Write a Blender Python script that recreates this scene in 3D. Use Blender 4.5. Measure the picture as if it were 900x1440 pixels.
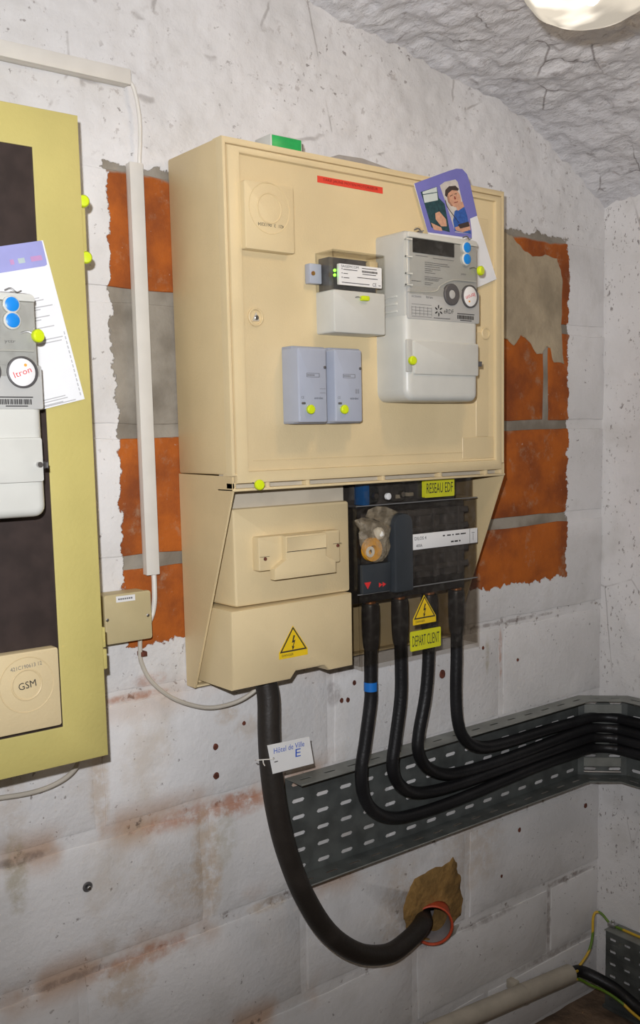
import bpy, bmesh, math, random
from mathutils import Vector, Matrix, noise as mnoise
random.seed(7)
for o in list(bpy.data.objects): bpy.data.objects.remove(o)
scene = bpy.context.scene
COL = scene.collection
PI = math.pi

# ------------------------------------------------------------------ camera
FPX, YAW, PITCH, ROLL = 1404.416, 0.673478, 0.117571, -0.020388
CAM = Vector((-0.971502, -1.683491, 0.396278)); PPX, PPY = 16.511, 56.973
_f = Vector((math.sin(YAW)*math.cos(PITCH), math.cos(YAW)*math.cos(PITCH), -math.sin(PITCH)))
_r = Vector((math.cos(YAW), -math.sin(YAW), 0)); _u = _r.cross(_f)
CR = math.cos(ROLL)*_r + math.sin(ROLL)*_u; CU = -math.sin(ROLL)*_r + math.cos(ROLL)*_u
cd = bpy.data.cameras.new('camera'); cam = bpy.data.objects.new('camera', cd); COL.objects.link(cam)
cam.matrix_world = Matrix(((CR.x, CU.x, -_f.x, CAM.x), (CR.y, CU.y, -_f.y, CAM.y), (CR.z, CU.z, -_f.z, CAM.z), (0, 0, 0, 1)))
cd.sensor_fit = 'VERTICAL'; cd.sensor_height = 36; cd.lens = FPX/1440*36
cd.shift_x = -PPX/1440; cd.shift_y = PPY/1440; cd.clip_start = 0.02
scene.camera = cam
def ray(u, v): return _f + (u-450-PPX)/FPX*CR - (v-720-PPY)/FPX*CU
def onY(u, v, Y):                       # a pixel's point on the plane y = Y (a wall or a front face)
    d = ray(u, v); return CAM + d*((Y-CAM.y)/d.y)
def onX(u, v, X):
    d = ray(u, v); return CAM + d*((X-CAM.x)/d.x)

# ------------------------------------------------------------------ light
w = bpy.data.worlds.new('world'); scene.world = w; w.use_nodes = True
w.node_tree.nodes['Background'].inputs[0].default_value = (1.0, 0.80, 0.60, 1)
w.node_tree.nodes['Background'].inputs[1].default_value = 0.11
fl = bpy.data.lights.new('camera_flash', 'SPOT'); fl.energy = 126; fl.shadow_soft_size = 0.012
fl.spot_size = math.radians(112); fl.spot_blend = 1.0; fl.color = (0.96, 0.965, 1.0)
flo = bpy.data.objects.new('camera_flash', fl); COL.objects.link(flo)
flo.location = CAM - CR*0.045 + CU*0.095 + _f*0.02
flo.rotation_euler = (onY(400, 380, -0.1) - flo.location).to_track_quat('-Z', 'Y').to_euler()
scene.view_settings.view_transform = 'Standard'; scene.view_settings.look = 'None'
scene.view_settings.exposure = 0.0; scene.view_settings.gamma = 1; scene.view_settings.use_curve_mapping = False

# ------------------------------------------------------------------ materials
class N:
    def __init__(s, name):
        s.m = bpy.data.materials.new(name); s.m.use_nodes = True; s.t = s.m.node_tree
        s.b = s.t.nodes['Principled BSDF']; s.out = s.t.nodes['Material Output']
        s._pos = None
    def put(s, sock, v):
        if isinstance(v, bpy.types.NodeSocket): s.t.links.new(v, sock)
        elif v is not None:
            if isinstance(v, (tuple, list)) and len(v) == 3 and sock.type == 'RGBA': v = tuple(v)+(1,)
            sock.default_value = v
    def pos(s):
        if s._pos is None: s._pos = s.t.nodes.new('ShaderNodeNewGeometry').outputs['Position']
        return s._pos
    def obj(s): return s.t.nodes.new('ShaderNodeTexCoord').outputs['Object']
    def xyz(s):
        n = s.t.nodes.new('ShaderNodeSeparateXYZ'); s.put(n.inputs[0], s.pos()); return n.outputs
    def scl(s, v, k):
        n = s.t.nodes.new('ShaderNodeVectorMath'); n.operation = 'MULTIPLY'; s.put(n.inputs[0], v); n.inputs[1].default_value = k; return n.outputs[0]
    def noise(s, scale, detail=4, vec=None, rough=0.5):
        n = s.t.nodes.new('ShaderNodeTexNoise'); s.put(n.inputs['Vector'], vec or s.pos())
        n.inputs['Scale'].default_value = scale; n.inputs['Detail'].default_value = detail; n.inputs['Roughness'].default_value = rough
        return n.outputs['Fac']
    def vor(s, scale, vec=None, feature='F1'):
        n = s.t.nodes.new('ShaderNodeTexVoronoi'); n.feature = feature; s.put(n.inputs['Vector'], vec or s.pos()); n.inputs['Scale'].default_value = scale
        return n.outputs['Distance']
    def ma(s, op, a, b=0.0):
        n = s.t.nodes.new('ShaderNodeMath'); n.operation = op; s.put(n.inputs[0], a); s.put(n.inputs[1], b); return n.outputs[0]
    def ss(s, v, lo, hi):
        n = s.t.nodes.new('ShaderNodeMapRange'); n.interpolation_type = 'SMOOTHSTEP'; s.put(n.inputs[0], v)
        n.inputs[1].default_value = lo; n.inputs[2].default_value = hi; n.inputs[3].default_value = 0; n.inputs[4].default_value = 1
        if lo > hi: n.inputs[1].default_value = hi; n.inputs[2].default_value = lo; n.inputs[3].default_value = 1; n.inputs[4].default_value = 0
        return n.outputs[0]
    def mul(s, *a):
        r = a[0]
        for b in a[1:]: r = s.ma('MULTIPLY', r, b)
        return r
    def mix(s, f, a, b):
        n = s.t.nodes.new('ShaderNodeMix'); n.data_type = 'RGBA'; s.put(n.inputs[0], f); s.put(n.inputs[6], a); s.put(n.inputs[7], b); return n.outputs[2]
    def bump(s, h, dist, strength=1.0):
        n = s.t.nodes.new('ShaderNodeBump'); s.put(n.inputs['Height'], h); n.inputs['Distance'].default_value = dist; n.inputs['Strength'].default_value = strength
        s.t.links.new(n.outputs[0], s.b.inputs['Normal'])
    def fin(s, color, rough=0.5, spec=0.4, metal=0.0):
        s.put(s.b.inputs['Base Color'], color); s.put(s.b.inputs['Roughness'], rough)
        s.b.inputs['Specular IOR Level'].default_value = spec; s.b.inputs['Metallic'].default_value = metal
        return s.m
def mat(name, c, rough=0.5, var=0.06, scale=20, bump=0.0, bscale=200, spec=0.4, metal=0.0):
    n = N(name); v = n.noise(scale, 4)
    a = tuple(x*(1-var) for x in c); b = tuple(min(1, x*(1+var)) for x in c)
    if bump: n.bump(n.noise(bscale, 3), bump)
    return n.fin(n.mix(n.ss(v, .3, .7), a, b), rough, spec, metal)
def clear(name, tint, gloss=0.08, rough=0.06):
    n = N(name); t = n.t
    tr = t.nodes.new('ShaderNodeBsdfTransparent'); tr.inputs[0].default_value = tuple(tint)+(1,)
    gl = t.nodes.new('ShaderNodeBsdfGlossy'); gl.inputs['Roughness'].default_value = rough; gl.inputs[0].default_value = (.9, .9, .9, 1)
    fr = t.nodes.new('ShaderNodeLayerWeight'); fr.inputs[0].default_value = .5
    k = n.ma('ADD', n.ma('ADD', .02, n.mul(n.ma('POWER', fr.outputs['Facing'], 4.0), .5)), n.mul(n.ss(n.noise(60, 3), .45, .75), gloss))
    mx = t.nodes.new('ShaderNodeMixShader'); t.links.new(k, mx.inputs[0]); t.links.new(tr.outputs[0], mx.inputs[1]); t.links.new(gl.outputs[0], mx.inputs[2])
    t.links.new(mx.outputs[0], n.out.inputs[0]); return n.m
def film_mat():
    n = N('plastic_bag_film'); t = n.t
    tr = t.nodes.new('ShaderNodeBsdfTransparent'); tr.inputs[0].default_value = (.9, .87, .8, 1)
    n.fin((.50, .43, .32), .22, .8); n.bump(n.noise(70, 5), .01)
    mx = t.nodes.new('ShaderNodeMixShader'); n.put(mx.inputs[0], n.ma('ADD', .16, n.mul(n.ss(n.noise(45, 4), .4, .7), .3)))
    t.links.new(tr.outputs[0], mx.inputs[1]); t.links.new(n.b.outputs[0], mx.inputs[2]); t.links.new(mx.outputs[0], n.out.inputs[0]); return n.m
def glow(name, c, e):
    n = N(name); n.fin(c, .4); n.b.inputs['Emission Color'].default_value = tuple(c)+(1,); n.b.inputs['Emission Strength'].default_value = e; return n.m

# rust, damp and dirt marks on the white wall: centre x, z, half sizes, colour, strength
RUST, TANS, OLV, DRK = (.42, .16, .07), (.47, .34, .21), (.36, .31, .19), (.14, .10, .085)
STAINS = [(.04, -.355, .15, .022, RUST, .75), (.03, -.47, .035, .12, TANS, .75), (.075, -.42, .03, .06, OLV, .5), (-.36, -.37, .022, .07, OLV, .75), (-.36, -.22, .03, .1, TANS, .35),
          (-.12, -.61, .11, .02, RUST, .7), (-.16, -.65, .06, .05, TANS, .6), (-.02, -.5, .07, .05, TANS, .4), (-.195, -.24, .022, .09, TANS, .6), (-.12, -.09, .07, .008, RUST, .8), (-.08, -.062, .035, .014, RUST, .6),
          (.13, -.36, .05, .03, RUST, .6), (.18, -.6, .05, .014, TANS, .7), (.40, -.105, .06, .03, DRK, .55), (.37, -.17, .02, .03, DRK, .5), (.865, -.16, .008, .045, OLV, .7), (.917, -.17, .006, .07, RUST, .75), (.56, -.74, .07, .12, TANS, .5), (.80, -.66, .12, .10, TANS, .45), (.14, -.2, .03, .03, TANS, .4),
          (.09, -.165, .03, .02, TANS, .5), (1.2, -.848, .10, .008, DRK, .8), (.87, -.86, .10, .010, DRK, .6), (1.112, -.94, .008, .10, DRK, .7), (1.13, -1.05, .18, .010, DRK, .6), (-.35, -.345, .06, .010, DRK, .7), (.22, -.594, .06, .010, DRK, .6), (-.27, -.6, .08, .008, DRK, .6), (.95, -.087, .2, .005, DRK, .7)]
def wall_mat(name, kind):
    n = N(name); x, y, z = n.xyz()
    nf = n.noise(26, 7, rough=.65); nl = n.noise(2.6, 4); nm = n.noise(9, 5); nh = n.noise(95, 3)
    white = n.mix(n.ss(nl, .35, .65), (.64, .63, .62), (.74, .73, .725))
    white = n.mix(n.mul(n.ss(nm, .52, .72), .35), white, (.52, .50, .47))
    # dark pits and scratches in the paint
    pit = n.mul(n.ss(n.noise(34, 6, rough=.72), .585, .64), n.ss(z, .86, .95), n.ss(n.noise(5, 3), .4, .6)) if kind == 'mortar' else 0.0
    white = n.mix(n.mul(pit, .5), white, (.33, .29, .27))
    if kind == 'mortar':
        ck = n.mul(n.ss(n.vor(4.2, n.scl(n.pos(), (1, 1, .8)), 'DISTANCE_TO_EDGE'), .012, .002), n.ss(n.noise(7, 4), .53, .6), n.ss(z, .88, .95)); white = n.mix(n.mul(ck, .45), white, (.2, .17, .15))
    sp = n.mul(n.ss(n.noise(70, 4, rough=.6), .635, .68), n.ss(n.noise(6, 3), .42, .6))
    if kind == 'plain': sp = n.mul(n.ss(n.noise(95, 5, n.scl(n.pos(), (1, 1, .6)), .65), .60, .64), n.ss(n.noise(8, 3), .38, .5))
    white = n.mix(n.mul(sp, .7), white, (.16, .13, .12))
    if kind != 'plain':
        # damp and rust stains along the joints of the lower courses
        q = n.ma('FRACT', n.ma('ADD', n.ma('DIVIDE', n.ma('ADD', z, 10.189), .2525), .5)); dj = n.mul(n.ma('ABSOLUTE', n.ma('SUBTRACT', q, .5)), .2525)
        low = n.mul(n.ss(z, -.02, -.2), n.ss(x, .75, .2))
        ru = n.mul(n.ss(dj, .065, .0), n.ss(n.noise(5.5, 5), .44, .62), low)
        white = n.mix(n.mul(ru, .75), white, (.46, .27, .15))
        ru2 = n.mul(n.ss(n.noise(3.7, 6, rough=.6), .55, .72), low)
        white = n.mix(n.mul(ru2, .45), white, (.46, .36, .24))
        dk = n.mul(n.ss(dj, .022, .002), n.ss(n.noise(30, 5, rough=.7), .57, .66), n.ss(z, .0, -.08))
        white = n.mix(n.mul(dk, .8), white, (.13, .09, .07))
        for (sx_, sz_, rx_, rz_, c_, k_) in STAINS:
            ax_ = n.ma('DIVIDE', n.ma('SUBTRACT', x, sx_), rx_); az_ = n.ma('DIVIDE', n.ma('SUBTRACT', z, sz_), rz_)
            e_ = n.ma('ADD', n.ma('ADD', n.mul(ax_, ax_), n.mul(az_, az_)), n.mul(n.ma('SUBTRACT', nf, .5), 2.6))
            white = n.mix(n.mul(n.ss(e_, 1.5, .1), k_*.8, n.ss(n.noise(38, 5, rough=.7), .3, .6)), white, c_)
        sd = n.ma('MINIMUM', n.ma('MINIMUM', n.ma('ADD', x, .125), n.ma('SUBTRACT', 1.176, x)), n.ma('MINIMUM', n.ma('SUBTRACT', z, .006), n.ma('SUBTRACT', .886, z)))
        patch = n.ss(n.ma('ADD', sd, n.mul(n.ma('SUBTRACT', nf, .5), .06)), -.001, .0015)
        grey = n.mix(n.ss(nm, .35, .65), (.20, .175, .14), (.33, .30, .25))
        if kind == 'brick':
            ter = n.mix(n.ss(n.noise(7, 6, rough=.6), .35, .68), (.44, .118, .020), (.22, .06, .020))
            ter = n.mix(n.mul(n.ss(n.noise(16, 6, rough=.7), .54, .70), .6), ter, (.36, .26, .17))
            ter = n.mix(n.mul(n.ss(nh, .70, .76), .4), ter, (.55, .48, .4))
            wob = n.mul(n.ma('SUBTRACT', nm, .5), .05)
            # cement smeared over the left brick and a skim of tan render at the right
            b1 = n.mul(n.ss(n.ma('ADD', z, wob), .402, .408), n.ss(n.ma('ADD', z, wob), .66, .65), n.ss(x, .5, .4))
            edge = n.ss(n.ma('ADD', n.ma('SUBTRACT', .886, z), n.mul(n.ma('SUBTRACT', nm, .5), .05)), .022, .014)
            ins = n.mix(b1, ter, grey); ins = n.mix(edge, ins, grey)
        else: ins = grey
        col = n.mix(patch, white, ins)
        h = n.ma('ADD', n.mul(n.ma('SUBTRACT', 1.0, patch), .5), n.mul(nf, .8))
        n.bump(n.ma('ADD', h, n.mul(nh, .3)), .0034, .9)
    else:
        cr = n.mul(n.ss(n.vor(3.2, n.scl(n.pos(), (1, 1.6, 1)), 'DISTANCE_TO_EDGE'), .012, .0), n.ss(n.noise(4, 4), .5, .62))
        col = n.mix(n.mul(cr, .6), white, (.2, .17, .16))
        n.bump(n.ma('ADD', n.mul(nf, 1.0), n.mul(nh, .3)), .004, .8)
    return n.fin(col, .85, .15)
def vault_mat():
    n = N('rough_whitewash'); v = n.scl(n.pos(), (1.1, .5, 1.6))
    a = n.noise(14, 9, v, .68); b = n.noise(3, 4); c = n.noise(45, 7, v, .7)
    col = n.mix(n.ss(b, .35, .65), (.66, .66, .69), (.78, .78, .80))
    col = n.mix(n.mul(n.ss(c, .56, .68), .55), col, (.3, .27, .27))
    cr = n.mul(n.ss(n.vor(5, n.scl(n.pos(), (1, 1.4, 1)), 'DISTANCE_TO_EDGE'), .02, .0), n.ss(n.noise(6, 5), .5, .6))
    col = n.mix(n.mul(cr, .7), col, (.16, .13, .13))
    n.bump(n.ma('ADD', n.mul(a, .7), n.mul(c, .9)), .010, 1.0)
    return n.fin(col, .9, .1)
def cable_mat(name, c, r):
    n = N(name); v = n.noise(40, 4); n.bump(n.noise(150, 2), .0006)
    return n.fin(n.mix(n.ss(n.noise(7, 5), .45, .7), c, tuple(x*1.5+.004 for x in c)), r, .32)
def earth_mat():
    n = N('green_yellow_sheath'); v = n.noise(9, 2)
    return n.fin(n.mix(n.ss(v, .40, .43), (.12, .22, .02), (.62, .40, .03)), .45)

M = dict(
    mortar=wall_mat('painted_mortar', 'mortar'), brick=wall_mat('painted_brick', 'brick'), plaster=wall_mat('painted_plaster', 'plain'),
    vault=vault_mat(), floor=mat('earth_floor', (.17, .115, .075), .9, .35, 12, .01, 30),
    beige=mat('beige_polyester', (.66, .535, .315), .42, .035, 9, .0004, 260), beige2=mat('beige_moulding', (.63, .50, .285), .45, .04, 9, .0004, 260),
    pale=mat('grey_beige_strip', (.50, .45, .36), .5), shadowgap=mat('gap_shade_dark', (.05, .042, .03), .7),
    olive=mat('olive_enamel', (.53, .455, .155), .45, .05, 7, .0005, 150), brown=mat('brown_panel', (.032, .021, .018), .5, .2, 30),
    grey=mat('meter_grey', (.50, .495, .455), .38, .03), grey2=mat('light_grey_plastic', (.56, .56, .515), .38, .03), facegrey=mat('faceplate_grey', (.44, .44, .42), .45, .03),
    blue_grey=mat('blue_grey_plastic', (.37, .40, .475), .42, .03), blue_grey_dark=mat('blue_grey_side', (.30, .325, .39), .5, .03),
    lcd=mat('display_glass', (.025, .023, .02), .15, .2, 60), blue=mat('blue_button', (.01, .21, .62), .35), lime=mat('lime_seal', (.58, .70, .01), .35, .04),
    white=mat('white_print', (.74, .74, .73), .5, .02), paper=mat('leaflet_paper', (.76, .77, .78), .55, .02), ink=mat('black_ink', (.03, .028, .028), .6), greyink=mat('grey_ink', (.16, .16, .16), .6),
    redink=mat('red_ink', (.62, .03, .03), .5), orangeink=mat('orange_ink', (.8, .35, .05), .5), blueink=mat('blue_ink', (.03, .10, .50), .5), redlabel=mat('red_label', (.66, .055, .03), .5, .05), darkred=mat('dark_red_ink', (.22, .015, .012), .6),
    purple=mat('violet_print', (.17, .17, .48), .5, .05), lilac=mat('lilac_print', (.32, .33, .62), .5, .05), pinkink=mat('pink_ink', (.5, .28, .5), .5), greenink=mat('pale_green_ink', (.42, .5, .5), .5),
    skin=mat('skin_print', (.58, .32, .21), .5, .1, 200), hair=mat('hair_print', (.05, .035, .03), .5), shirt=mat('blue_print', (.03, .10, .36), .5, .2, 150), teal=mat('teal_print', (.02, .06, .07), .5, .3, 200), palegreen=mat('pale_print', (.55, .62, .60), .5), photo_grey=mat('grey_print', (.55, .52, .48), .5, .1, 100),
    yellow=mat('yellow_sticker', (.78, .53, .015), .45, .04), limelabel=mat('lime_sticker', (.62, .62, .02), .45, .04),
    black=mat('black_moulding', (.028, .026, .027), .4), dark=mat('dark_moulding', (.085, .08, .08), .45, .25), slate=mat('slate_moulding', (.032, .038, .044), .4), darkgrey=mat('ring_grey', (.09, .085, .085), .5),
    copper=mat('copper', (.55, .24, .10), .35, .1, 40, metal=.8), steel=mat('steel', (.55, .55, .55), .3, metal=1.0), galv=mat('galvanised_tray', (.115, .125, .12), .42, .25, 18, metal=.35), galv2=mat('galvanised_bar_and_lit_top', (.24, .25, .23), .45, .15, 18, metal=.35),
    cable=cable_mat('black_sheath', (.010, .010, .011), .42), thick=cable_mat('dusty_black_sheath', (.022, .018, .015), .5), band=mat('blue_tape', (.01, .16, .55), .4),
    pvc=mat('cream_pvc', (.68, .655, .60), .4, .03), thin=mat('thin_grey_cable', (.50, .46, .39), .45, .05), jbox=mat('junction_beige', (.50, .42, .235), .45, .04), pipe=mat('grey_pipe', (.42, .38, .31), .5, .1),
    redpipe=mat('red_conduit', (.52, .075, .03), .45, .12, 30), inner=mat('conduit_liner', (.42, .38, .38), .35, .12, 20), cement=mat('brown_cement', (.25, .145, .045), .9, .35, 14, .006, 60), rust=mat('rusty_plug', (.12, .035, .02), .8, .4, 90), greycement=mat('grey_cement', (.33, .31, .27), .9, .2, 20, .006, 60),
    earth=earth_mat(), green=mat('green_label', (.02, .36, .09), .4, .1, 60), orange=mat('orange_disc', (.75, .36, .02), .4, .06), bulbwhite=mat('white_plug', (.78, .76, .70), .35),
    smoky=clear('smoky_clear_cover', (.80, .78, .75), .05), clearp=clear('clear_cover', (.95, .95, .94), .05), bag=film_mat(),
    led=glow('green_led', (.25, 1.0, .05), 2.5), diffuser=None)

# ------------------------------------------------------------------ mesh helpers
class MB:
    def __init__(s): s.v = []; s.f = []
    def add(s, vs, fs):
        k = len(s.v); s.v += [Vector(p) for p in vs]; s.f += [tuple(i+k for i in f) for f in fs]; return s
    def box(s, x0, x1, y0, y1, z0, z1, bev=0.0, seg=2):
        bm = bmesh.new(); bmesh.ops.create_cube(bm, size=1)
        for p in bm.verts: p.co = Vector((x0+(p.co.x+.5)*(x1-x0), y0+(p.co.y+.5)*(y1-y0), z0+(p.co.z+.5)*(z1-z0)))
        if bev: bmesh.ops.bevel(bm, geom=bm.edges[:], offset=bev, segments=seg, affect='EDGES', profile=.5)
        bm.verts.index_update(); s.add([p.co.copy() for p in bm.verts], [[q.index for q in f.verts] for f in bm.faces]); bm.free(); return s
    def prism(s, poly, yb, yf, bev=0.0, seg=2):                 # poly in (x, z); from yb (back) to yf (front, nearer the viewer)
        n = len(poly); P = [Vector((a, b)) for a, b in poly]
        A = sum(P[i].x*P[(i+1) % n].y-P[(i+1) % n].x*P[i].y for i in range(n))
        if A < 0: P.reverse()
        def inset(d):
            R = []
            for i in range(n):
                a, b, c = P[i-1], P[i], P[(i+1) % n]; e1 = (b-a).normalized(); e2 = (c-b).normalized()
                m = Vector((-e1.y-e2.y, e1.x+e2.x)); L = m.length
                m = m/L if L > 1e-6 else Vector((-e1.y, e1.x)); co = max(.35, m.dot(Vector((-e1.y, e1.x))))
                R.append(b+m*(d/co))
            return R
        sg = 1 if yf < yb else -1
        rings = [(P, yb)]
        if bev:
            for k in range(seg+1):
                t = PI/2*k/seg; rings.append((inset(bev*(1-math.cos(t))), yf+sg*bev*(1-math.sin(t))))
        else: rings.append((P, yf))
        vs = [(q.x, yy, q.y) for R, yy in rings for q in R]; fs = [list(range(n))[::-1], [len(vs)-n+i for i in range(n)]]
        for r in range(len(rings)-1):
            for i in range(n): j = (i+1) % n; fs.append((r*n+i, r*n+j, (r+1)*n+j, (r+1)*n+i))
        return s.add(vs, fs)
    def rrect(s, x0, x1, z0, z1, r, yb, yf, bev=0.0, n=4, seg=2):
        rs = [max(q, bev*1.15) if q or bev else 0 for q in (r if isinstance(r, (tuple, list)) else (r,)*4)]
        return s.prism(rr(x0, x1, z0, z1, rs, n), yb, yf, bev, seg)
    def tube(s, pts, r, n=12, sub=6, closed_ends=True):
        pts = [Vector(p) for p in pts]
        if sub > 1 and len(pts) > 2:
            Q = []; E = [pts[0]*2-pts[1]]+pts+[pts[-1]*2-pts[-2]]
            for i in range(1, len(E)-2):
                a, b, c, d = E[i-1:i+3]
                for k in range(sub):
                    t = k/sub; Q.append(.5*((2*b)+(c-a)*t+(2*a-5*b+4*c-d)*t*t+(3*b-a-3*c+d)*t**3))
            pts = Q+[pts[-1]]
        T = [(pts[min(i+1, len(pts)-1)]-pts[max(i-1, 0)]).normalized() for i in range(len(pts))]
        u = T[0].orthogonal().normalized(); vs = []
        for i, p in enumerate(pts):
            u = (u-T[i]*u.dot(T[i])).normalized(); w_ = T[i].cross(u); rad = r(i/(len(pts)-1)) if callable(r) else r
            for k in range(n): a = 2*PI*k/n; vs.append(p+(u*math.cos(a)+w_*math.sin(a))*rad)
        fs = [(i*n+k, i*n+(k+1) % n, (i+1)*n+(k+1) % n, (i+1)*n+k) for i in range(len(pts)-1) for k in range(n)]
        if closed_ends: fs += [tuple(range(n))[::-1], tuple((len(pts)-1)*n+k for k in range(n))]
        return s.add(vs, fs)
    def lathe(s, prof, c, ax=(0, -1, 0), n=24, sx=1.0, cap=True):    # prof: (radius, height along ax)
        ax = Vector(ax).normalized(); c = Vector(c); up = Vector((0, 0, 1)) if abs(ax.z) < .9 else Vector((0, 1, 0))
        u = up.cross(ax).normalized(); v = ax.cross(u); vs = []
        for r, h in prof:
            for k in range(n): a = 2*PI*k/n; vs.append(c+ax*h+(u*math.cos(a)*sx+v*math.sin(a))*r)
        m = len(prof); fs = [(i*n+k, i*n+(k+1) % n, (i+1)*n+(k+1) % n, (i+1)*n+k) for i in range(m-1) for k in range(n)]
        if cap: fs += [tuple(range(n))[::-1], tuple((m-1)*n+k for k in range(n))]
        return s.add(vs, fs)
    def sheet(s, P, nu, nv, thick=None):                             # P(u, v) -> point
        vs = [P(i/nu, j/nv) for j in range(nv+1) for i in range(nu+1)]; W_ = nu+1
        return s.add(vs, [(j*W_+i, j*W_+i+1, (j+1)*W_+i+1, (j+1)*W_+i) for j in range(nv) for i in range(nu)])
    def xf(s, Mx):
        s.v = [Mx @ p for p in s.v]; return s
def rr(x0, x1, z0, z1, r, n=4):
    rs = r if isinstance(r, (tuple, list)) else (r,)*4               # bl, br, tr, tl
    out = []
    for (cx, cz, a0, q) in ((x0, z0, PI, rs[0]), (x1, z0, 1.5*PI, rs[1]), (x1, z1, 0, rs[2]), (x0, z1, .5*PI, rs[3])):
        sx = 1 if cx == x0 else -1; sz = 1 if cz == z0 else -1
        if q <= 0: out.append((cx, cz)); continue
        for k in range(n+1): a = a0+.5*PI*k/n; out.append((cx+sx*q+q*math.cos(a), cz+sz*q+q*math.sin(a)))
    return out
ORG = {}
def O(name, mb, m, parent=None, smooth=35, solid=0.0, normals=True):
    org = ORG[parent.name] if parent else Vector((0, 0, 0))
    me = bpy.data.meshes.new(name); me.from_pydata([tuple(p-org) for p in mb.v], [], mb.f)
    if normals:
        bm = bmesh.new(); bm.from_mesh(me); bmesh.ops.recalc_face_normals(bm, faces=bm.faces[:]); bm.to_mesh(me); bm.free()
    me.materials.append(M[m] if isinstance(m, str) else m)
    o = bpy.data.objects.new(name, me); COL.objects.link(o)
    if smooth:
        me.polygons.foreach_set('use_smooth', [True]*len(me.polygons)); me.set_sharp_from_angle(angle=math.radians(smooth))
    if solid:
        q = o.modifiers.new('thickness', 'SOLIDIFY'); q.thickness = solid; q.offset = 0
    if parent: o.parent = parent
    ORG[o.name] = org; return o
def T(name, label, cat, loc, group=None):
    o = bpy.data.objects.new(name, None); COL.objects.link(o); o.location = loc; o.empty_display_size = .02
    ORG[o.name] = Vector(loc); return tag(o, label, cat, group)
def tag(o, label, cat, group=None):
    o['label'] = label; o['category'] = cat
    if group: o['group'] = group
    return o
def S(name, mb, m, smooth=60):
    o = O(name, mb, m, None, smooth); o['kind'] = 'structure'; return o
def text(name, string, cx, cz, y, height, m, parent, width=None, rot=0.0, plane='y'):
    c = bpy.data.curves.new(name, 'FONT'); c.body = string; c.size = 1; c.align_x = 'CENTER'; c.align_y = 'CENTER'; c.resolution_u = 2; c.extrude = .0
    t = bpy.data.objects.new(name, c); COL.objects.link(t); bpy.context.view_layer.update()
    me = bpy.data.meshes.new_from_object(t); bpy.data.objects.remove(t); bpy.data.curves.remove(c)
    xs = [v.co.x for v in me.vertices]; ys = [v.co.y for v in me.vertices]
    mx, my = (min(xs)+max(xs))/2, (min(ys)+max(ys))/2; sy = height/(max(ys)-min(ys)); sx = width/(max(xs)-min(xs)) if width else sy
    ca, sa = math.cos(rot), math.sin(rot); org = ORG[parent.name]
    for v in me.vertices:
        a, b = (v.co.x-mx)*sx, (v.co.y-my)*sy
        v.co = Vector((cx+a*ca-b*sa, y, cz+a*sa+b*ca))-org
    me.materials.append(M[m]); o = bpy.data.objects.new(name, me); COL.objects.link(o); o.parent = parent; ORG[o.name] = org; return o
def fz(p, s, d=3, off=0.0): return mnoise.fractal(Vector((p[0]*s+off, p[1]*s-off, p[2]*s+off*.7)), 1.0, 2.0, d)

# ================================================================== the setting
D, W, ZT, ZS, ZS2, ZB, XC = .1876, .7177, .9079, .3279, .312, -.0878, 1.3313
ZF = -1.230
HOLE = Vector((.662, 0, -.797))
# back wall: mortar and plaster as one uneven skin, the blocks proud of it
def axis(*segs):
    out = []
    for a, b, n in segs: out += [a+(b-a)*i/n for i in range(n)]
    return out+[segs[-1][1]]
def wall_y(x, z):
    p = (x, 0, z); up = min(1, max(0, (z-.878+.012*fz(p, 14))/.02)); up = up*up*(3-2*up)
    return (.0025+.0015*fz(p, 30))*(1-up)+up*max(-.0012, .006-.006*fz(p, 5, 3)-.005*abs(fz(p, 16, 4))+.002*fz(p, 55, 2))
xs = axis((-2.3, -.75, 20), (-.75, XC+.06, 210)); zs = axis((ZF-.03, .85, 110), (.85, 1.32, 75))
mb = MB(); mb.v = [Vector((x, wall_y(x, z), z)) for z in zs for x in xs]; nx = len(xs)
for j in range(len(zs)-1):
    for i in range(nx-1):
        cx, cz = (xs[i]+xs[i+1])/2, (zs[j]+zs[j+1])/2
        if ((cx-HOLE.x)/.072)**2+((cz-HOLE.z)/.058)**2 < 1: continue
        mb.f.append((j*nx+i, j*nx+i+1, (j+1)*nx+i+1, (j+1)*nx+i))
wall_back = S('wall_back', mb, 'mortar')
cz_ = [ZF, -1.05, -.845, -.594, -.340, -.087, .166, .41, .655, .886]
joints = [(-.15, .36, .86), (.1, .605, 1.111), (-.25, .27, .79), (-.48, .03, .52, 1.03), (-.195, .36, .917), (-.45, .06, .56), (-.2, .33, .80), (-.45, .05, .56, 1.088), (-.2, .31, .83)]
def block(x0, x1, z0, z1):
    P = []; n = max(4, int((x1-x0)/.06)); m = 4
    for i in range(n): P.append((x0+(x1-x0)*i/n, z0))
    for i in range(m): P.append((x1, z0+(z1-z0)*i/m))
    for i in range(n): P.append((x1-(x1-x0)*i/n, z1))
    for i in range(m): P.append((x0, z1-(z1-z0)*i/m))
    P = [(a+.005*fz((a, 1, b), 23), b+.004*fz((a, 7, b), 23)) for a, b in P]
    return MB().prism(P, .05, random.uniform(-.001, .001), .003, 2)
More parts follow.
